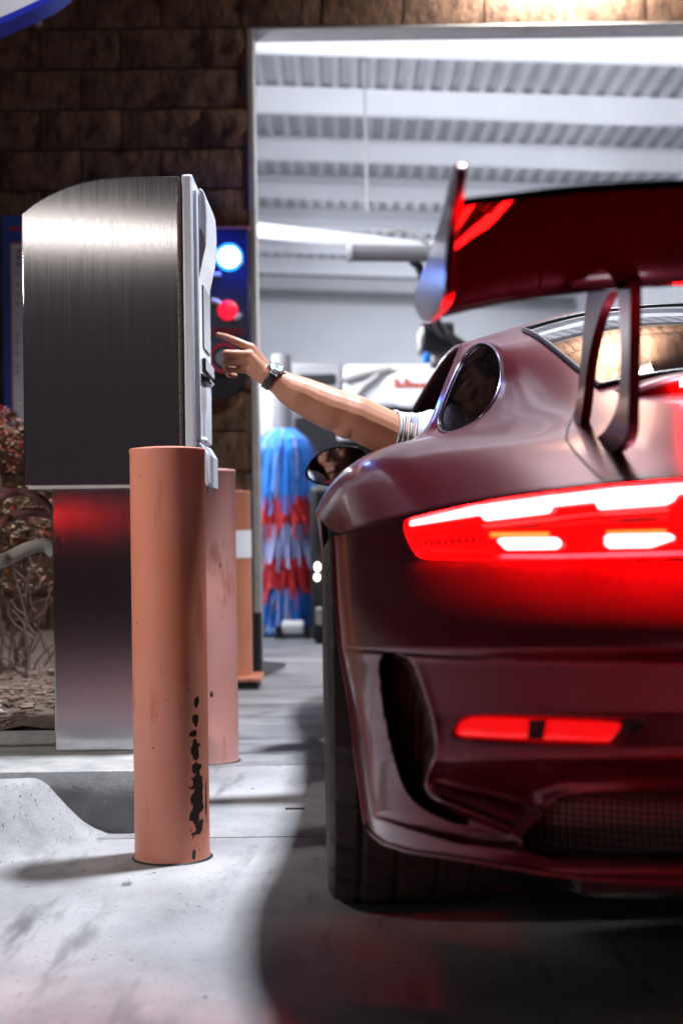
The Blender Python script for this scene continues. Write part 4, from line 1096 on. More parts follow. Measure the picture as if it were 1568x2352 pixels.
def lamp_extra(b): pass
tl_ = fpart('taillight', in_l, M_LENS, lamp_extra)
b = MB()
barT = [(942, 1199), (1097, 1163), (1260, 1141), (1422, 1122), (1568, 1112), (1850, 1103), (2384, 1098)]
barB = [(942, 1207), (1104, 1181), (1106, 1182), (1116, 1195), (1262, 1177), (1269, 1172), (1270, 1162), (1371, 1151), (1373, 1162), (1380, 1169), (1531, 1158), (1552, 1147), (1556, 1134), (1568, 1132), (1850, 1121), (2384, 1116)]
strip(b, barT, barB, 260, 0.006, 0.006)
b.build('light_bar', M_BAR, tl_, smooth=60)
for k, (tp, bt) in enumerate((([(1145, 1240), (1155, 1237), (1280, 1236), (1288, 1242)], [(1145, 1242), (1165, 1262), (1280, 1260), (1288, 1254)]), ([(1391, 1236), (1400, 1229), (1540, 1227), (1549, 1233)], [(1391, 1248), (1402, 1258), (1498, 1256), (1549, 1238)]))):
    strip(('reverse_lamp', M_BAR), tp, bt, 40, 0.004, 0.006)
for tp, bt in (([(1127, 1224), (1262, 1223)], [(1127, 1233), (1262, 1233)]), ([(1395, 1220), (1531, 1217)], [(1395, 1226), (1531, 1224)])):
    strip(('turn_strip', M_AMBER), tp, bt, 30, 0.003, 0.004)
for k in range(9):                                   # dark cells in the outer end of the lamp
    for r_ in range(2):
        x0 = 966 + k * 16 + r_ * 5; y0 = 1219 + r_ * 21 - k * 1.1
        strip(('lens_cell', M_LENSD), [(x0, y0), (x0 + 11, y0 - 1)], [(x0 + 3, y0 + 15), (x0 + 13, y0 + 14)], 3, 0.0012, 0.002, rows=2)
strip(('cell_panel', M_LENSD), [(975, 1262), (1130, 1266)], [(977, 1267), (1130, 1270)], 20, 0.001, 0.002)
strip(('cell_panel', M_LENSD), [(1110, 1207), (1270, 1190), (1376, 1178), (1540, 1168)], [(1110, 1218), (1270, 1208), (1376, 1200), (1540, 1196)], 50, 0.000, 0.003)
strip(('lens_edge_fill', M_EDGE), [(1150, 1276), (1260, 1276), (1568, 1268), (1850, 1263), (2384, 1261)], [(1150, 1279), (1260, 1280), (1568, 1272), (1850, 1267), (2384, 1265)], 120, 0.008, 0.004)  # glowing strip added along the lens lip to redden the bumper
# low reflector lenses
for side in (1, -1):
    b = MB(); loop_ = P_LENS2; c_ = loop_.mean(0)
    rings = []
    for f, out in ((1.0, 0.000), (0.985, 0.007), (0.9, 0.010), (0.55, 0.012), (0.2, 0.0125), (0.01, 0.0125)):
        q = c_ + (loop_ - c_) * np.array([f if f > .95 else 1 - (1 - f) * 1.0, f]); s = surf(q[:, 0], q[:, 1], out, 0.016); s[:, 0] *= side; rings.append(s)
    b.grid(rings if side == 1 else [r[::-1] for r in rings], 0, close=True)
    o = b.build('reflector', M_REFL, car, smooth=60)
    b = MB(); q = np.array([(1214, 1650), (1254, 1651), (1246, 1700), (1210, 1700)], float)
    rows_ = [surf(np.linspace(q[0][0] + (q[3][0]-q[0][0])*f, q[1][0] + (q[2][0]-q[1][0])*f, 5), np.full(5, 1653 + 46*f), 0.0205, 0.016) * np.array([side, 1, 1]) for f in np.linspace(0, 1, 6)]
    b.grid(rows_); b.build('reflector_divider', M_REFLD, o)
fr_ = fpart('reflector_recess', in_r, M_BLACKPL, sides=1)

# ---- upper body cage (left half, mirrored and subdivided)
tpx = [769, 800, 850, 926, 1015, 1160, 1430, 1850]
tpy = [float(np.interp(x, TOP_X, TOP_Y)) - 7 for x in tpx]
s0 = [tuple(q) for q in surf(tpx, tpy, 0.0, 0.0)]
s0c = surf([2380.], [1085.], 0.0, 0.0)[0]; s0.append((0.0, s0c[1], s0c[2]))
ST = [
 s0,
 [(-.930,-.33,.752),(-.908,-.37,.800),(-.862,-.42,.848),(-.79,-.50,.872),(-.68,-.58,.880),(-.56,-.64,.884),(-.42,-.68,.888),(-.22,-.70,.893),(0,-.70,.895)],
 [(-.936,-.15,.770),(-.916,-.16,.815),(-.866,-.20,.866),(-.785,-.24,.900),(-.67,-.28,.908),(-.55,-.31,.925),(-.43,-.33,.978),(-.22,-.36,.995),(0,-.36,1.0)],
 [(-.938,.02,.775),(-.920,.02,.818),(-.868,.02,.872),(-.78,.0,.912),(-.66,-.02,.925),(-.545,-.04,.978),(-.43,-.06,1.055),(-.22,-.08,1.08),(0,-.08,1.088)],
 [(-.930,.22,.745),(-.914,.25,.812),(-.862,.28,.866),(-.785,.29,.908),tuple(cp(1085,990,.20)),tuple(cp(1160,900,.24)),tuple(cp(1150,786,.42)),(-.30,.24,1.172),(0,.2,1.183)],
 [(-.915,.40,.60),(-.905,.47,.79),(-.862,.50,.868),(-.792,.50,.916),tuple(cp(990,1006,.52)),tuple(cp(1025,903,.66)),tuple(cp(1079,784,.86)),(-.30,.66,1.272),(0,.6,1.275)],
 [(-.905,.45,.50),(-.90,.54,.785),(-.860,.58,.865),(-.794,.58,.914),tuple(cp(977,1007,.58)),tuple(cp(1011,899,.74)),tuple(cp(1060,790,.96)),(-.28,.86,1.297),(0,.80,1.303)],
 [(-.885,.9,.50),(-.876,.93,.78),(-.85,.95,.85),(-.80,.95,.90),(-.73,.95,.945),(-.645,.98,1.10),(-.548,1.02,1.228),(-.27,1.05,1.307),(0,1.05,1.318)],
 [(-.878,1.3,.50),(-.868,1.3,.78),(-.846,1.3,.84),(-.81,1.3,.885),(-.745,1.3,.935),(-.66,1.3,1.095),(-.552,1.32,1.232),(-.27,1.35,1.305),(0,1.35,1.314)],
 [(-.878,1.7,.50),(-.87,1.7,.775),(-.85,1.7,.835),(-.815,1.7,.88),(-.755,1.7,.93),(-.675,1.7,1.07),(-.572,1.68,1.19),(-.28,1.66,1.26),(0,1.66,1.27)],
 [(-.885,2.02,.52),(-.875,2.02,.77),(-.855,2.02,.83),(-.82,2.02,.875),(-.76,2.02,.93),(-.695,2.03,1.02),(-.615,2.04,1.10),(-.32,2.0,1.165),(0,2.0,1.175)],
 [(-.895,2.12,.58),(-.885,2.25,.765),(-.865,2.28,.825),(-.825,2.3,.868),(-.765,2.32,.90),(-.73,2.36,.935),(-.69,2.40,.955),(-.36,2.5,.975),(0,2.54,.98)],
 [(-.910,2.456,.735),(-.90,2.47,.78),(-.875,2.5,.825),(-.82,2.55,.85),(-.74,2.6,.85),(-.66,2.62,.835),(-.56,2.64,.825),(-.30,2.66,.83),(0,2.66,.835)],
 [(-.900,2.80,.60),(-.89,2.85,.70),(-.86,2.9,.755),(-.80,2.93,.785),(-.72,2.95,.775),(-.62,2.96,.755),(-.5,2.97,.745),(-.28,2.98,.745),(0,2.98,.75)],
 [(-.86,3.05,.45),(-.85,3.12,.58),(-.81,3.2,.64),(-.74,3.24,.67),(-.65,3.27,.66),(-.55,3.3,.645),(-.42,3.32,.64),(-.22,3.33,.64),(0,3.33,.64)],
 [(-.80,3.2,.26),(-.78,3.28,.40),(-.73,3.36,.50),(-.66,3.41,.53),(-.57,3.44,.52),(-.46,3.46,.51),(-.34,3.47,.51),(-.18,3.48,.51),(0,3.48,.51)],
 [(-.76,3.22,.14),(-.74,3.32,.20),(-.69,3.42,.25),(-.62,3.47,.27),(-.53,3.50,.27),(-.43,3.52,.27),(-.32,3.53,.27),(-.17,3.54,.27),(0,3.54,.27)],
]
NS = len(ST); NRW = 9
def cage(sel, name, m, sub=3, parent=car, extra_v=(), extra_f=(), off=0.0):
    vs = [p for s in ST for p in s] + list(extra_v); fs = []
    for i in range(NS - 1):
        for j in range(NRW - 1):
            if sel(i, j): fs.append((i*NRW+j, i*NRW+j+1, (i+1)*NRW+j+1, (i+1)*NRW+j))
    fs += list(extra_f)
    used = sorted({k for f in fs for k in f}); mp = {k: n for n, k in enumerate(used)}
    bm = bmesh.new()
    V = [bm.verts.new(vs[k]) for k in used]
    for f in fs: bm.faces.new([V[mp[k]] for k in f])
    return bm, used, mp
QW = lambda i, j: i == 4 and j in (4, 5)                    # rear quarter window
DW = lambda i, j: 6 <= i <= 9 and j in (4, 5)               # open driver's window
RW = lambda i, j: 2 <= i <= 4 and j in (6, 7)               # rear window (glass laid over it)
WS = lambda i, j: i in (10, ) and j in (6, 7)               # windscreen
# lower flank: sill rows joined to row 0 between the wheel arches and behind the front wheel
sill = [(6, .455, .30), (6, .46, .155), (7, .9, .30), (7, .9, .14), (8, 1.3, .30), (8, 1.3, .14), (9, 1.7, .30), (9, 1.7, .14), (10, 2.0, .32), (10, 1.99, .15)]
ev = []; ef = []; b0 = NS * NRW
for k, (st, cy, z) in enumerate(sill):
    ev.append((ST[st][0][0] + (0.01 if k % 2 == 0 else 0.03), cy, z))
for k in range(4):
    st = 6 + k
    ef.append((st*NRW, (st+1)*NRW, b0 + 2*(k+1), b0 + 2*k)); ef.append((b0 + 2*k, b0 + 2*(k+1), b0 + 2*(k+1) + 1, b0 + 2*k + 1))
bm, used, mp = cage(lambda i, j: not (QW(i, j) or DW(i, j) or WS(i, j)), 'body', M_PAINT, extra_v=ev, extra_f=ef)
bmesh.ops.recalc_face_normals(bm, faces=bm.faces)
me = bpy.data.meshes.new('body'); 
def finish_cage(bm, name, m, sub=3, mirror=True, thick=0.0):
    me = bpy.data.meshes.new(name); bm.to_mesh(me); bm.free(); me.materials.append(m)
    me.polygons.foreach_set('use_smooth', [True] * len(me.polygons))
    o = bpy.data.objects.new(name, me); COL.objects.link(o); o.parent = car
    if mirror:
        q = o.modifiers.new('mirror', 'MIRROR'); q.use_clip = True; q.merge_threshold = 0.002
    q = o.modifiers.new('subsurf', 'SUBSURF'); q.levels = sub; q.render_levels = sub
    if thick:
        q = o.modifiers.new('thick', 'SOLIDIFY'); q.thickness = thick; q.offset = -1
    return o
# crease the boundary at the fascia and the window corners a little
cl = bm.edges.layers.float.new('crease_edge') if 'crease_edge' not in bm.edges.layers.float else bm.edges.layers.float['crease_edge']
body = finish_cage(bm, 'body', M_PAINT, 4, thick=0.010)
bpy.context.view_layer.update()
dg = bpy.context.evaluated_depsgraph_get()
def local_bvh(o):
    ev_ = o.evaluated_get(bpy.context.evaluated_depsgraph_get()); me_ = ev_.to_mesh()
    t = BVHTree.FromPolygons([v.co.copy() for v in me_.vertices], [tuple(p.vertices) for p in me_.polygons]); ev_.to_mesh_clear(); return t
body_t = local_bvh(body)
CAML = w2c((0, 0, CAM_H))
def hit(px, py, out=0.003, tree=body_t):
    d = (cp(px, py, 0.0) - CAML).normalized()
    p, n, _, _ = tree.ray_cast(CAML, d)
    if p is None: return None
    if n.dot(d) > 0: n = -n
    return p + n * out

def closed_smooth(pts, it=2):
    p = [Vector(q) for q in pts]
    for _ in range(it):
        q = []
        for i in range(len(p)):
            a_, b_ = p[i], p[(i+1) % len(p)]; q += [a_*.75 + b_*.25, a_*.25 + b_*.75]
        p = q
    return p
# windows: the missing cage faces, subdivided, as glass set slightly inside
def window(name, cells, m, inset=0.012, cut=None):
    bm, used, mp = cage(cells, name, m)
    bmesh.ops.recalc_face_normals(bm, faces=bm.faces)
    return bm
bm = window('quarter_window', QW, M_GLASS)
qb = [(4,4),(4,5),(4,6),(5,6),(5,5),(5,4)]
bm2 = bm.copy()
for v in bm2.verts: v.co.x = -v.co.x
bmesh.ops.reverse_faces(bm2, faces=bm2.faces)
o = finish_cage(bm, 'quarter_window', M_GLASSQ, 4, mirror=False); o2 = finish_cage(bm2, 'quarter_window', M_GLASSQ, 4, mirror=False)
bm = window('windscreen', WS, M_GLASS); finish_cage(bm, 'windscreen', M_GLASS, 3)

def trim_loop(o, name, r, m, out=0.002):
    """a thin bright strip along the open edge of an evaluated sheet"""
    ev_ = o.evaluated_get(bpy.context.evaluated_depsgraph_get()); me_ = ev_.to_mesh()
    bm = bmesh.new(); bm.from_mesh(me_); ev_.to_mesh_clear()
    ed = [e for e in bm.edges if e.is_boundary]; nb = {}
    for e in ed:
        a_, b_ = e.verts; nb.setdefault(a_.index, []).append(b_.index); nb.setdefault(b_.index, []).append(a_.index)
    bm.verts.ensure_lookup_table(); seen = set(); mb = MB()
    for s in nb:
        if s in seen: continue
        lp = [s]; seen.add(s); c_ = s
        while True:
            nx = [q for q in nb[c_] if q not in seen]
            if not nx: break
            c_ = nx[0]; seen.add(c_); lp.append(c_)
        pts = [bm.verts[q].co + bm.verts[q].normal * out for q in lp]; pts.append(pts[0])
        mb.tube(pts, r, 8, 0, False)
    bm.free()
    return mb.build(name, m, car, smooth=60)
bpy.context.view_layer.update()
trim_loop(o, 'window_trim', 0.0024, M_CHROME, 0.003); trim_loop(o2, 'window_trim', 0.0024, M_CHROME, 0.003)

# rear window: a glass sheet lying on the body between roof and lid
def sheet(name, outline, m, out, nu=26, nv=14, thick=0.0):
    """grid between a top and bottom px curve laid on the body, both halves joined over the middle"""
    top, bot = outline; rows = []
    for j in range(nv + 1):
        f = j / nv; r = []
        for i in range(nu + 1):
            g_ = i / nu
            tx = np.interp(g_, np.linspace(0, 1, len(top)), [q[0] for q in top]); ty = np.interp(g_, np.linspace(0, 1, len(top)), [q[1] for q in top])
            bx = np.interp(g_, np.linspace(0, 1, len(bot)), [q[0] for q in bot]); by = np.interp(g_, np.linspace(0, 1, len(bot)), [q[1] for q in bot])
            h = hit(tx + (bx - tx) * f, ty + (by - ty) * f, out)
            r.append(h if h is not None else (rows[-1][i] if rows else Vector((0, 0, 1))))
        rows.append(r)
    return rows
M_RGLASS = mat('dark_rear_glass', (0.012, 0.008, 0.010), 0.03, 0.0, coat=1.0, coat_r=0.02, spec=0.9)
def rear_sheet(name, m, out, cyt, cyb, wt, wb, nu=24, nv=20):
    rows = []
    for j in range(nv + 1):
        f = j / nv; cy = cyt + (cyb - cyt) * f; w = wt + (wb - wt) * f; r = []
        for i in range(-nu, nu + 1):
            g_ = i / nu; x_ = w * g_; y_ = cy - 0.05 * (1 - g_ * g_) * (1 - f) 
            p, n, _, _ = body_t.ray_cast(Vector((x_, y_, 2.0)), Vector((0, 0, -1)))
            r.append(p + n * (out if n.z > 0 else -out))
        rows.append(r)
    b = MB(); b.grid(rows); return b, rows
b, rws = rear_sheet('rear_window', M_RGLASS, 0.004, 0.60, -0.27, 0.425, 0.415)
b.build('rear_window', M_RGLASS, car, smooth=60)
b = MB()
edge = [r[0] for r in rws] + list(rws[-1][1:]) + [r[-1] for r in reversed(rws[:-1])] + list(reversed(rws[0][1:-1])); edge.append(edge[0])
b.tube(edge, 0.006, 8, 0, False); b.build('rear_window_trim', M_BLACKPL, car, smooth=60)

# third brake lamp in a raised lip at the foot of the rear window
def on_deck(x_, y_, out=0.0):
    p, n, _, _ = body_t.ray_cast(Vector((x_, y_, 2.0)), Vector((0, 0, -1))); return p + Vector((0, 0, out))
lip_rows = []
for dy, dz in ((0.0, -.004), (-.02, .018), (-.09, .030), (-.125, .026), (-.13, .012), (-.128, -.004)):
    lip_rows.append([on_deck(x_, -0.31 + dy * (1 - 0.35 * (abs(x_) / .40) ** 3), dz * (1 - (abs(x_) / .40) ** 6)) for x_ in np.linspace(-.40, .40, 41)])
b = MB(); b.grid(lip_rows); b.build('lid_spoiler_lip', M_PAINT, car, smooth=50)
br = MB(); rws = []
for dz in (0.006, 0.012, 0.018):
    rws.append([on_deck(x_, -0.443 + (0.0455 * (abs(x_) / .40) ** 3) , dz + 0.004) - Vector((0, 0.007, 0)) for x_ in np.linspace(-.31, .31, 31)])
br.grid(rws); br.build('third_brake_light', M_BAR, car, smooth=60)
# vents / louvre slats on the lid
for s in (1, -1):
    for k in range(3):
        b = MB(); r_ = []
        for dy, dz in ((0, 0.001), (-.012, .014), (-.035, .016), (-.05, .001)):
            r_.append([on_deck(s * (0.10 + 0.10 * q), -0.50 - 0.065 * k + dy, dz) for q in np.linspace(0, 2.2, 8)])
        b.grid(r_ if s == 1 else [list(reversed(q)) for q in r_]); b.build('lid_louvre', M_PAINT, car, smooth=40)

# ---- shut lines along the lid edge (thin dark groove strips let into the body)
def groove(pts, name='shut_line', r=0.0022):
    q = [h for h in (hit(x_, y_, -0.0004) for x_, y_ in pts) if h is not None]
    for s in (1, -1):
        b = MB(); b.tube([Vector((s * p.x, p.y, p.z)) for p in q], r, 6); b.build(name, M_BLACK, car)
def dense(pts, n=10):
    o = []
    for i in range(len(pts) - 1):
        for k in range(n): o.append((pts[i][0] + (pts[i+1][0]-pts[i][0])*k/n, pts[i][1] + (pts[i+1][1]-pts[i][1])*k/n))
    return o + [pts[-1]]
groove(dense([(1385, 868), (1350, 905), (1320, 945), (1303, 985), (1300, 1010), (1325, 1045), (1365, 1085), (1386, 1103)]))

# ---- rear wing
wing = MB()
SEC = []
LEp = [(1008, 690), (1080, 669), (1150, 652), (1240, 640), (1340, 628), (1450, 618), (1568, 610), (1800, 604)]
TEp = [(1036, 472), (1100, 464), (1180, 455), (1250, 446), (1330, 438), (1450, 430), (1568, 425), (1800, 420)]
def wing_sec(LE, TE):
    """closed section between leading and trailing edge, hollow above and full below"""
    LE = Vector(LE); TE = Vector(TE); ch = TE - LE; n = Vector((0, ch.z, -ch.y)).normalized()
    if n.z > 0: n = -n
    pts = []
    for k in range(25):                         # underside from LE to TE
        f = k / 24; d = 0.060 * math.sin(math.pi * f ** 0.75) * (1 - 0.25 * f) + 0.004
        pts.append(LE + ch * f + n * d)
    for k in range(24, -1, -1):                 # upper side
        f = k / 24; d = 0.026 * math.sin(math.pi * f ** 0.8) * (1 - f * .3) - 0.010 * math.sqrt(max(0, 1 - (2 * f - 1) ** 2)) * (1 - f)
        if f > 0.94: d -= 0.004 * (f - 0.94) / 0.06       # small turned-up lip
        pts.append(LE + ch * f + n * (d - 0.004))
    return pts
for l_, t_ in zip(LEp, TEp): SEC.append(wing_sec(cp(l_[0], l_[1], -0.78), cp(t_[0], t_[1], -1.12)))
zl = SEC[-1]; SEC.append([Vector((0, p.y, p.z + 0.004)) for p in zl])
full = SEC + [[Vector((-p.x, p.y, p.z)) for p in s] for s in reversed(SEC[:-1])]
fine = []
for i in range(len(full) - 1):
    for k in range(4): fine.append([full[i][q].lerp(full[i+1][q], k / 4) for q in range(len(full[0]))])
fine.append(full[-1])
wing.grid(fine, 0, close=True)
wg = wing.build('rear_wing', M_PAINTG, car, smooth=50)
# end plates
oe = rnd([(1044, 372), (1051, 376), (1043, 450), (1030, 520), (1022, 600), (1019, 690), (1000, 722), (978, 743), (962, 732), (949, 700), (949, 680), (962, 640), (985, 582), (1004, 525), (1018, 478), (1034, 400)], 2)
def ep_cy(px, py): return float(np.interp(px - (py - 690) * -0.10, [945, 1022], [-0.60, -1.17]))
b = MB()
pl = [cp(x_, y_, ep_cy(x_, y_)) for x_, y_ in oe]
b.prism(pl, (0.012, 0, 0)); o = b.build('end_plate', M_PAINT, wg, smooth=30, bevel=0.003, recalc=True)
b = MB(); b.prism([Vector((-p.x, p.y, p.z)) for p in pl], (-0.012, 0, 0)); b.build('end_plate', M_PAINT, wg, smooth=30, bevel=0.003, recalc=True)
# struts: an arch plate each side with a D shaped hole
so = [(1412, 585), (1440, 600), (1447, 640), (1446, 760), (1443, 900), (1440, 1045), (1296, 1045), (1306, 1015), (1318, 960), (1330, 860), (1338, 760), (1345, 690), (1352, 650), (1375, 610)]
sh_ = [(1414, 658), (1419, 680), (1423, 760), (1424, 860), (1420, 920), (1400, 975), (1365, 1010), (1332, 1022), (1328, 1000), (1338, 930), (1345, 860), (1356, 790), (1378, 710), (1398, 672)]
so = rnd(so, 2); sh_ = rnd(sh_, 2)
def st_cy(px): return float(np.interp(px, [1296, 1447], [-0.42, -0.93]))
def ring_pts(loop, n, c_):
    """resample the loop by angle about c_ so both loops pair up"""
    L_ = np.vstack([loop, loop[:1]]); d = np.r_[0, np.cumsum(np.hypot(*np.diff(L_, axis=0).T))]
    t = np.linspace(0, d[-1], 800); P_ = np.stack([np.interp(t, d, L_[:, 0]), np.interp(t, d, L_[:, 1])], 1)
    a_ = np.arctan2((P_[:, 1] - c_[1]), (P_[:, 0] - c_[0]) * 3.2)
    out = []
    for k in range(n):
        w = -math.pi + 2 * math.pi * k / n; i = np.argmin(np.abs(np.angle(np.exp(1j * (a_ - w))))); out.append(P_[i])
    return out
cc = (1385, 850); A_ = ring_pts(so, 120, cc); B_ = ring_pts(sh_, 120, cc)
for s in (1, -1):
    def P3(q, dx): p = cp(q[0], q[1], st_cy(q[0])); return Vector(((p.x + dx) * s, p.y, p.z))
    o1 = [P3(q, 0) for q in A_]; i1 = [P3(q, 0) for q in B_]; o2 = [P3(q, 0.016) for q in A_]; i2 = [P3(q, 0.016) for q in B_]
    b = MB(); b.grid([o1, i1, i2, o2, o1], 0, close=True)
    b.build('wing_strut', M_PAINT, wg, smooth=30, recalc=True)
    m0 = cp(1310, 590, -0.85); m1 = cp(1405, 580, -0.93)
    b = MB(); b.ball((m1.x * s, m1.y + 0.04, m1.z + .01), (0.02, 0.10, 0.035), 0, 20, 12); b.build('strut_mount', M_PAINTG, wg, smooth=60)

# ---- wheels
def wheel(x_, y_, r_, w, label=None):
    side = -1 if x_ < 0 else 1
    t = bpy.data.objects.new('wheel', None); COL.objects.link(t); t.parent = car; t.location = (x_, y_, r_); t.empty_display_size = 0.1
    n = 216; prof_ = []
    hw = w / 2
    for k in range(33):
        f = -1 + 2 * k / 32
        prof_.append((f * (hw - 0.012), r_ - 0.007 * f ** 4))
    shoulder = [(hw - 0.002, r_ - 0.022), (hw, r_ - 0.04), (hw - 0.001, r_ - 0.07), (hw - 0.012, r_ - 0.098), (hw - 0.02, r_ - 0.102)]
    prof_ = [(-a_, b_) for a_, b_ in reversed(shoulder)] + prof_ + shoulder
    rows = []
    for k in range(n):
        w_ = 2 * math.pi * k / n; r1 = []
        for q, (x2, rr) in enumerate(prof_):
            f = x2 / hw; d = 0
            if abs(f) < 0.97:
                for g_ in (-0.62, -0.22, 0.22, 0.62):
                    if abs(f - g_) < 0.032: d = 0.008
                ph = (k + int(abs(f) * 9)) % 9
                if ph == 0 and abs(f) > 0.3 or (k + int(f * 14)) % 12 == 0 and abs(f) <= .3: d = max(d, 0.006)
                if ph == 0 and abs(f) > .80: d = 0.005
            r1.append((x2, math.cos(w_) * (rr - d), math.sin(w_) * (rr - d)))
        rows.append(r1)
    rows.append(rows[0]); b = MB(); b.grid(rows); b.build('tyre', M_RUBBER, t, smooth=30)
    MX = Matrix.Rotation(R(90), 4, 'Y')
    b = MB(); b.lathe([(r_ - 0.100, -hw + .02), (r_ - .115, -hw + .03), (r_ - .12, 0), (r_ - .115, hw - .03), (r_ - 0.100, hw - .02)], 48, MX)
    b.lathe([(0.001, side * (hw - .03)), (0.05, side * (hw - .035)), (0.075, side * (hw - .06)), (0.08, 0)], 32, MX)
    for k in range(10):
        a_ = 2 * math.pi * k / 10
        for da in (-.09, .09):
            b.tube([(side * (hw - .05), 0.05 * math.cos(a_), 0.05 * math.sin(a_)), (side * (hw - .035), (r_ - .12) * math.cos(a_ + da), (r_ - .12) * math.sin(a_ + da))], 0.011, 8)
    b.build('rim', M_RIM, t, smooth=40)
    b = MB(); b.lathe([(.06, -.012), (.17, -.012), (.17, .012), (.06, .012)], 40, MX); b.build('brake_disc', M_CHROME, t)
wheel(-0.760, 0, 0.362, 0.325); wheel(0.760, 0, 0.362, 0.325); wheel(-0.775, 2.456, 0.342, 0.255); wheel(0.775, 2.456, 0.342, 0.255)

# ---- under-structure and cabin
b = MB()
b.box((-.56, -.80, .20), (.56, .40, .70)); b.box((-.80, .46, .18), (.80, 2.0, .30)); b.box((-.56, 2.0, .13), (.56, 3.35, .50)); b.box((-.80, -.36, .30), (.80, -.34, .70)); b.box((-.60, -.80, .275), (.60, -.38, .285))
b.build('undertray', M_BLACK, car, smooth=0)
for s in (-1, 1):
    b = MB(); b.grid([[(s * x_, .41 * math.cos(w), .362 + .41 * math.sin(w)) for w in [math.pi * k / 30 for k in range(31)]] for x_ in (.91, .58)]); b.build('arch_liner', M_BLACK, car)
for s in (1, -1):
    b = MB(); b.tube([(s * .27, -1.04, .235), (s * .27, -.9, .235)], .045, 24, 0, False) if s == 0 else None
b = MB()
b.box((-.62, .35, .30), (.62, .42, .84)); b.box((-.70, 2.02, .55), (.70, 2.36, .90)); b.box((-.10, .5, .30), (.10, 2.0, .55)); b.box((-.60, .0, .80), (.60, .42, .90))
b.build('cabin_trim', M_CABIN, car, bevel=0.03)
for s in (1, -1):
    t = MB(); x0 = s * 0.37
    t.box((x0 - .24, .72, .30), (x0 + .24, 1.25, .47)); M4 = Matrix.Translation((x0, .70, .42)) @ Matrix.Rotation(R(16), 4, 'X')
    t.box((-.24, -.07, 0), (.24, .05, .52), 0, M4); t.box((-.13, -.06, .54), (.13, .03, .72), 0, M4)
    t.box((-.27, -.05, .0), (-.2, .12, .45), 0, M4); t.box((.2, -.05, .0), (.27, .12, .45), 0, M4)
    t.build('seat', M_SEAT, car, bevel=0.035, seg=4)
b = MB(); MS = Matrix.Translation((-.37, 1.78, .86)) @ Matrix.Rotation(R(68), 4, 'X')
b.tube([MS @ Vector((.18 * math.cos(2 * math.pi * k / 32), .18 * math.sin(2 * math.pi * k / 32), 0)) for k in range(33)], .014, 10)
b.tube([MS @ Vector((-.17, 0, 0)), MS @ Vector((.17, 0, 0))], .016, 8); b.tube([MS @ Vector((0, 0, 0)), MS @ Vector((0, 0, -.25))], .03, 10); b.build('steering_wheel', M_BLACKPL, car)
# right door glass (raised)
bm, used, mp = cage(DW, 'door_window', M_GLASS)
for v in bm.verts: v.co.x = -v.co.x
bmesh.ops.recalc_face_normals(bm, faces=bm.faces); finish_cage(bm, 'door_window', M_GLASS, 3, mirror=False)

# ---- door mirror, turned so that the photographer sees the driver in it
FACE = Vector((0.395, 4.15, 1.077))           # the driver's face (world)
mc = at(772, 1071, 4.70); 
nrm = ((Vector((0, 0, CAM_H)) - mc).normalized() + (FACE - mc).normalized()).normalized()
def mirror_frame(): 
    z = nrm; x_ = Vector((1, 0, 0)); x_ = (x_ - z * x_.dot(z)).normalized(); y_ = z.cross(x_)
    M4 = Matrix((x_, y_, z)).transposed().to_4x4(); return M4
MF = mirror_frame()
caro = Matrix.Translation((OX, OY, 0)) @ Matrix.Rotation(YAW, 4, 'Z'); cari = caro.inverted()
mo = [(701, 1092), (706, 1070), (722, 1048), (750, 1031), (784, 1024), (815, 1024), (836, 1034), (846, 1060), (844, 1095), (832, 1112), (800, 1118), (765, 1117), (735, 1112), (712, 1104)]
mo = [np.array(q, float) for q in mo]; mo = rnd(mo, 2)
def on_plane(px, py, c_=mc):
    d = at(px, py, 1.0) - Vector((0, 0, CAM_H)); o_ = Vector((0, 0, CAM_H)); t = (c_ - o_).dot(nrm) / d.dot(nrm); return o_ + d * t
gl = [on_plane(*(np.array([772, 1072]) + (q - np.array([772, 1072])) * 0.93)) for q in mo]
b = MB(); b.prism([cari @ p for p in gl], (cari.to_3x3() @ -nrm) * 0.003)
mirr = MB(); rings = []
cen = on_plane(772, 1072); fwd = Vector((0, 1, 0))
for f, d in ((0.93, 0.000), (0.965, -0.006), (1.0, -0.003), (1.03, 0.012), (1.02, 0.035), (0.92, 0.07), (0.7, 0.10), (0.35, 0.118), (0.02, 0.122)):
    rings.append([cari @ (cen + (on_plane(*q) - cen) * f + fwd * (d + 0.003)) for q in mo])
mirr.grid(rings, 0, close=True)
mh = mirr.build('door_mirror', M_PAINTG, car, smooth=50, recalc=True)
b.build('mirror_glass', M_MIRROR, mh, smooth=0)
b = MB(); b.tube([cari @ (cen + Vector((0.06, 0.05, -.03))), Vector((-.80, 1.86, .90)), Vector((-.74, 1.9, .90))], [.03, .025, .02], 12); b.build('mirror_stalk', M_BLACKPL, mh)

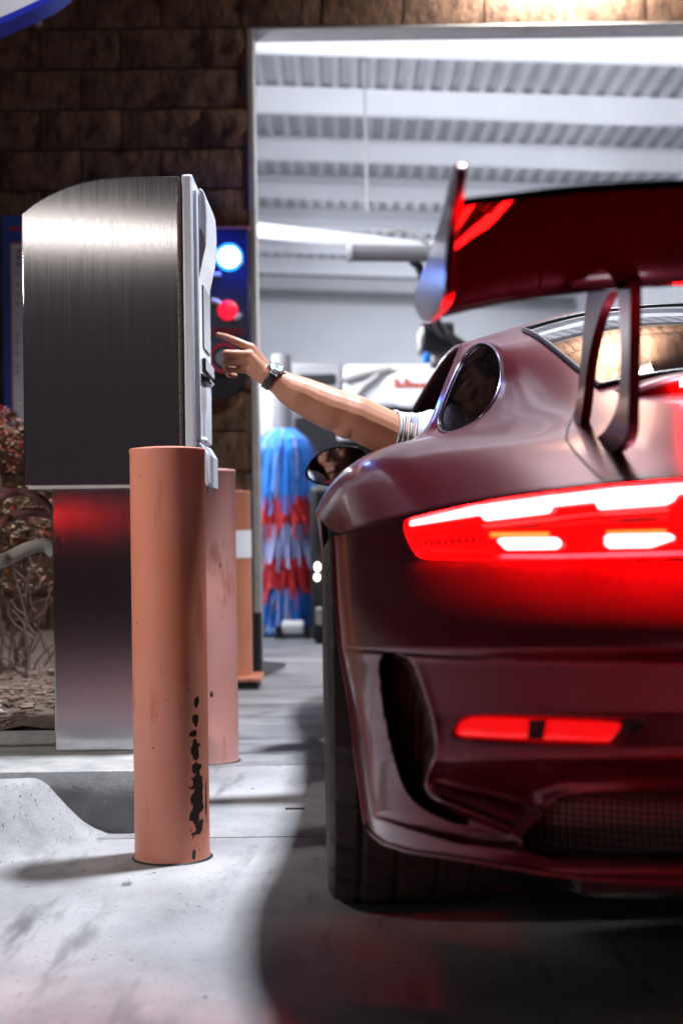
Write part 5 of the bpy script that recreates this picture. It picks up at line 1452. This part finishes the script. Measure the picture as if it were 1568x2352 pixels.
# ================================================================== THE DRIVER
HC = Vector((0.435, 4.15, 1.125)); HF = Vector((-0.95, 0.30, 0.0)).normalized()
HR = HF.cross(Vector((0, 0, 1))).normalized()
HM = Matrix((HR, HF, Vector((0, 0, 1)))).transposed().to_4x4(); HM.translation = HC
def hp(x, y, z): return HM @ Vector((x, y, z))
HM3 = HM.to_3x3().to_4x4()
def remesh(mb, name, mats, parent, voxel, smooth_it, fac=0.5):
    me = mb.mesh(name + '_raw', mats, 0)
    o = bpy.data.objects.new(name + '_raw', me); COL.objects.link(o)
    q = o.modifiers.new('r', 'REMESH'); q.mode = 'VOXEL'; q.voxel_size = voxel
    q = o.modifiers.new('s', 'SMOOTH'); q.iterations = smooth_it; q.factor = fac
    bpy.context.view_layer.update()
    me2 = bpy.data.meshes.new_from_object(o.evaluated_get(bpy.context.evaluated_depsgraph_get()))
    bpy.data.objects.remove(o); bpy.data.meshes.remove(me)
    me2.name = name; me2.materials.clear()
    for m in mats: me2.materials.append(m)
    me2.polygons.foreach_set('use_smooth', [True] * len(me2.polygons)); me2.polygons.foreach_set('material_index', [0] * len(me2.polygons))
    r = bpy.data.objects.new(name, me2); COL.objects.link(r)
    if parent: r.parent = parent
    return r
b = MB()
arm = [(1045, 1000, 4.08, .070), (960, 1006, 4.05, .064), (902, 1000, 4.02, .062), (846, 974, 4.0, .061), (812, 957, 3.99, .0605), (786, 948, 3.985, .058), (763, 940, 3.98, .0575), (718, 920, 3.975, .0535), (690, 906, 3.97, .049), (666, 894, 3.97, .0430), (640, 877, 3.965, .0345), (622, 866, 3.96, .0310), (608, 857, 3.96, .0300)]
def capchain(b, pts):
    for (p, q) in zip(pts[:-1], pts[1:]):
        b.capsule(at(*p[:3]), at(*q[:3]), p[3], q[3], 20)
capchain(b, arm)
b.ball(at(800, 966, 3.985), (.055, .05, .05)); b.ball(at(822, 936, 4.0), (.04, .045, .03))
# hand
for f in ([(608, 850, 3.96, .024), (578, 799, 3.957, .0130)], [(608, 856, 3.955, .024), (573, 814, 3.948, .0132)], [(606, 862, 3.955, .022), (570, 831, 3.950, .0122)], [(604, 867, 3.96, .019), (567, 848, 3.958, .0108)],
          [(578, 799, 3.957, .0125), (560, 791, 3.957, .0108), (541, 783, 3.958, .0109), (528, 777, 3.964, .0092), (516, 773, 3.970, .0096), (501, 769, 3.982, .0078)],
          [(573, 814, 3.947, .0128), (546, 812, 3.940, .0098), (519, 811, 3.937, .0106), (518, 818, 3.956, .0092), (521, 825, 3.974, .0092), (540, 830, 3.992, .0080)],
          [(570, 832, 3.949, .0118), (544, 831, 3.943, .0092), (516, 831, 3.940, .0099), (515, 837, 3.957, .0086), (518, 843, 3.974, .0087), (538, 847, 3.990, .0076)],
          [(567, 849, 3.958, .0104), (546, 850, 3.953, .0082), (523, 850, 3.950, .0088), (522, 856, 3.964, .0078), (526, 861, 3.976, .0080), (540, 863, 3.988, .0070)],
          [(612, 862, 3.975, .020), (588, 838, 4.000, .0155), (564, 822, 4.010, .0120), (545, 810, 4.010, .0098)]):
    capchain(b, f)
b.ball(at(590, 838, 3.968), (.030, .016, .030))
# torso, neck and head
sl, sr_ = at(1045, 1000, 4.08), Vector((.68, 4.14, .97))
pel = Vector((.47, 3.98, .50)); chest = Vector((.45, 4.06, .86)); belly = Vector((.47, 4.04, .66))
b.capsule(pel, belly, .15, .145, 20); b.capsule(belly, chest, .145, .15, 20)
b.capsule(chest + Vector((-.09, .0, .06)), sl, .09, .072, 16); b.capsule(chest + Vector((.09, .0, .06)), sr_, .09, .07, 16)
b.capsule(chest, Vector((.44, 4.11, 1.0)), .13, .06, 16); b.capsule(Vector((.44, 4.11, .98)), hp(0, -.03, -.07), .058, .055, 16)
b.capsule(sr_, Vector((.72, 4.30, .74)), .06, .05, 14); b.capsule(Vector((.72, 4.30, .74)), Vector((.58, 4.52, .84)), .046, .034, 14)
for k in range(4):
    b.capsule(Vector((.58, 4.52, .84)), Vector((.555 - .012*k, 4.60 - .004*k, .865 - .02*k)), .026, .010, 10)
b.capsule(Vector((.57, 4.53, .86)), Vector((.53, 4.57, .90)), .016, .010, 10)
for s in (-.1, .1):
    hip = pel + Vector((s, .02, -.02)); kn = Vector((pel.x + s * 1.5, 4.48, .60)); ft = Vector((pel.x + s * 1.2, 4.84, .38))
    b.capsule(hip, kn, .095, .065, 16); b.capsule(kn, ft, .06, .042, 14); b.capsule(ft, ft + Vector((0, .14, -.03)), .045, .03, 12)
b.ball(hp(0, -.015, .035), (.076, .097, .086), 0, 24, 16, HM3); b.ball(hp(0, .018, -.03), (.063, .074, .083), 0, 24, 16, HM3)
b.ball(hp(0, .034, -.075), (.047, .048, .040), 0, 20, 12, HM3); b.ball(hp(0, .074, -.102), .017)
b.capsule(hp(0, .086, .012), hp(0, .107, -.026), .0085, .0125); b.ball(hp(-.013, .096, -.031), .0095); b.ball(hp(.013, .096, -.031), .0095)
b.capsule(hp(-.040, .070, .030), hp(-.012, .082, .026), .011, .010); b.capsule(hp(.040, .070, .030), hp(.012, .082, .026), .011, .010)
b.ball(hp(-.044, .058, -.018), .026); b.ball(hp(.044, .058, -.018), .026)
b.capsule(hp(-.018, .086, -.061), hp(.018, .086, -.061), .0065, .0065); b.capsule(hp(-.015, .086, -.073), hp(.015, .086, -.073), .0072, .0072)
for s in (-1, 1): b.ball(hp(s * .077, -.012, -.008), (.010, .019, .031), 0, 14, 10, HM3)
person = remesh(b, 'person', [M_SKIN, M_LIP], None, 0.0025, 4, 0.4)
fin(person, 'driver in pale shirt with printed flags, pointing one arm out of the car window', 'person')
me = person.data
ctr = np.zeros(len(me.polygons) * 3); me.polygons.foreach_get('center', ctr); ctr = ctr.reshape(-1, 3)
inv = np.array(HM.inverted()); lc = ctr @ inv[:3, :3].T + inv[:3, 3]
lipm = (np.abs(lc[:, 0]) < .022) & (lc[:, 1] > .078) & (np.abs(lc[:, 2] + .067) < .0125)
mi = np.zeros(len(me.polygons), int); mi[lipm] = 1; me.polygons.foreach_set('material_index', mi)
for s in (-1, 1):
    e = MB(); e.ball(hp(s * .031, .072, .004), .0125, 0, 18, 12); o = e.build('eye', M_EYE, person, smooth=60)
    e = MB(); e.ball(hp(s * .031, .0815, .004), (.0055, .0040, .0055), 0, 14, 8, HM3); e.build('iris', M_IRIS, o, smooth=60)
    e = MB(); e.tube([hp(s * .014, .0855, .026), hp(s * .030, .084, .032), hp(s * .050, .066, .027)], [.0035, .0045, .002], 8); e.build('eyebrow', M_HAIR, person, smooth=60)
h = MB(); h.ball(hp(0, -.026, .048), (.083, .098, .084), 0, 28, 18, HM3); h.ball(hp(0, .030, .095), (.062, .050, .030), 0, 20, 12, HM3)
h.capsule(hp(-.074, -.01, .03), hp(-.072, .005, -.01), .012, .006); h.capsule(hp(.074, -.01, .03), hp(.072, .005, -.01), .012, .006)
hair = h.build('hair', M_HAIR, person, smooth=60)
# nail on the pointing finger
n_ = MB(); c_ = at(502, 765.5, 3.9775); n_.ball(c_, (.0048, .0035, .0032), 0, 12, 8); n_.build('finger_nail', M_NAIL, person, smooth=60)

# shirt: body shell and the sleeve with soft folds
t = MB(); g_ = .012
t.capsule(pel, belly, .15 + g_, .145 + g_, 24); t.capsule(belly, chest, .145 + g_, .15 + g_, 24)
t.capsule(chest + Vector((-.09, .0, .06)), sl, .09 + g_, .072 + g_, 20); t.capsule(chest + Vector((.09, .0, .06)), sr_, .09 + g_, .07 + g_, 20)
t.capsule(sr_, Vector((.72, 4.25, .80)), .075, .07, 16); t.capsule(chest, Vector((.44, 4.09, .955)), .13 + g_, .075, 18)
shirt = remesh(t, 'shirt', [M_SHIRT], person, 0.006, 6)
ax = [(893, 997, 4.015, .0655), (912, 1002, 4.025, .0670), (935, 1006, 4.035, .069), (965, 1008, 4.05, .072), (1000, 1006, 4.065, .077), (1045, 1000, 4.08, .086)]
P_ = [at(*q[:3]) for q in ax]; rr = [q[3] for q in ax]
tt = np.linspace(0, len(P_) - 1, 60); rows = []
for q in tt:
    i = min(int(q), len(P_) - 2); f = q - i; c_ = P_[i].lerp(P_[i+1], f); r0 = rr[i] + (rr[i+1] - rr[i]) * f
    d_ = (P_[i+1] - P_[i]).normalized(); a_ = (Vector((0, 0, 1)) - d_ * d_.z).normalized(); b_ = d_.cross(a_); row = []
    for k in range(72):
        w = 2 * math.pi * k / 72
        fold = 0.0042 * noise.noise(Vector((q * 3.6, math.cos(w) * 1.0 + q * .7, math.sin(w) * 1.0))) + 0.0020 * math.sin(q * 9 + 2.2 * math.sin(w))
        if q < 0.35: fold = fold * .4 + 0.0015
        row.append(c_ + (a_ * math.cos(w) + b_ * math.sin(w)) * (r0 + fold))
    rows.append(row)
sv_ = MB(); sv_.grid([[p * 1 for p in rows[0]]] , 0) if False else None
sv_.grid(rows, 0, close=True)
inn = [[p + (P_[0] - p) * 0.05 for p in rows[0]], [p + (P_[0] - p) * 0.06 + (P_[1] - P_[0]).normalized() * .03 for p in rows[0]]]
sv_.grid([inn[1], inn[0], rows[0]], 0, close=True)
slv = sv_.build('sleeve', M_SHIRT, shirt, smooth=60)
st_t = BVHTree.FromPolygons([Vector(v) for v in sv_.v], [tuple(f) for f in sv_.f])
def print_patch(quad, nx, ny, colour, name):
    tl, tr, br_, bl = [np.array(q, float) for q in quad]; b = MB(); o_ = Vector((0, 0, CAM_H)); rows = []
    for j in range(ny + 1):
        r = []
        for i in range(nx + 1):
            fx, fy = i / nx, j / ny
            q = (tl * (1 - fx) + tr * fx) * (1 - fy) + (bl * (1 - fx) + br_ * fx) * fy
            d = (at(q[0], q[1], 4.0) - o_).normalized(); p, n, _, _ = st_t.ray_cast(o_, d)
            if p is None: return
            if n.dot(d) > 0: n = -n
            r.append(p + n * 0.0012)
        rows.append(r)
    vs = [p for r in rows for p in r]
    for j in range(ny):
        for i in range(nx):
            b.add([rows[j][i], rows[j][i+1], rows[j+1][i+1], rows[j+1][i]], [(0, 1, 2, 3)], colour(i, j))
    b.build(name, [M_FLAGR, M_FLAGW, M_FLAGB], shirt, smooth=60)
def flagcol(i, j): return 2 if (i >= 7 and j < 3) else (0 if i % 2 == 0 else 1)
print_patch([(925, 956), (962, 957), (957, 1006), (921, 1006)], 13, 10, flagcol, 'printed_flag')
print_patch([(993, 977), (1013, 984), (1006, 1004), (984, 1006)], 9, 6, lambda i, j: 2 if i < 4 and j < 3 else (0 if i % 2 == 0 else 1), 'printed_flag')
tr_ = MB()
for s in (-.1, .1):
    hip = pel + Vector((s, .02, -.02)); kn = Vector((pel.x + s * 1.5, 4.48, .60)); ft = Vector((pel.x + s * 1.2, 4.82, .40))
    tr_.capsule(hip, kn, .105, .075, 16); tr_.capsule(kn, ft, .07, .055, 14)
tr_.build('trousers', M_SEAT, person, smooth=60)

# wristwatch
wc = at(623, 866, 3.961); wd = (at(660, 890, 3.966) - at(608, 857, 3.96)).normalized()
upn = (Vector((0, 0, 1)) - wd * wd.z).normalized(); tow = wd.cross(upn).normalized()
if tow.y > 0: tow = -tow
wn_ = (upn * 0.76 + tow * 0.65).normalized(); wside = wd.cross(wn_).normalized()
watch = empty('wristwatch', wc, 'steel wristwatch with black strap on the driver\'s wrist', 'watch')
def wpt(a_, n_, s_): return wd * a_ + wn_ * n_ + wside * s_
b = MB(); rows = []
for k in range(41):
    w = R(32) + (2 * math.pi - R(64)) * k / 40; r_ = 0.0330
    row = []
    for (a_, dr) in ((-.0115, -.001), (-.0115, .002), (-.010, .0035), (.010, .0035), (.0115, .002), (.0115, -.001)):
        row.append(wpt(a_, math.cos(w) * (r_ + dr), math.sin(w) * (r_ + dr)))
    rows.append(row)
b.grid(rows); b.build('strap', M_BLACKPL, watch, smooth=50)
WM = Matrix((wd, wside, wn_)).transposed().to_4x4(); WM.translation = wpt(0.0, 0.0315, 0)
M_WCASE = mat('brushed_watch_steel', (0.62, 0.62, 0.65), 0.22, 1.0); M_DIAL = mat('pale_watch_dial', (0.42, 0.50, 0.60), 0.15, coat=1.0)
b = MB(); b.lathe([(.001, -.004), (.018, -.004), (.0205, .0), (.0208, .004), (.0195, .0065), (.0165, .0078), (.0158, .0062)], 40, WM)
for sx in (-1, 1):
    for sy in (-1, 1): b.box((sx * .0085 - .0025, sy * .0175 - .005, -.005), (sx * .0085 + .0025, sy * .0175 + .007, .0025), 0, WM)
    b.box((-.0085, sx * .0225 - .0012, -.004), (.0085, sx * .0225 + .0012, -.001), 0, WM)
case = b.build('case', M_WCASE, watch, smooth=35)
b = MB(); b.box((.0205, -.003, -.001), (.0275, .003, .004), 0, WM); b.box((-.026, -.0075, -.0015), (-.0200, .0075, .0045), 0, WM); b.build('crown_guard', M_WCASE, watch, bevel=.0008)
b = MB(); b.lathe([(.001, .0064), (.0160, .0063)], 32, WM); dial = b.build('dial', M_DIAL, watch)
b = MB(); b.lathe([(.003, .0068), (.0040, .0068)], 20, WM @ Matrix.Translation((-.004, -.006, 0)))
for an, ln in ((0.6, .009), (2.4, .013)): b.box((-.0006, -.001, .0067), (.0006, ln, .0070), 0, WM @ Matrix.Rotation(an, 4, 'Z'))
b.build('hands', M_BLACKPL, dial)
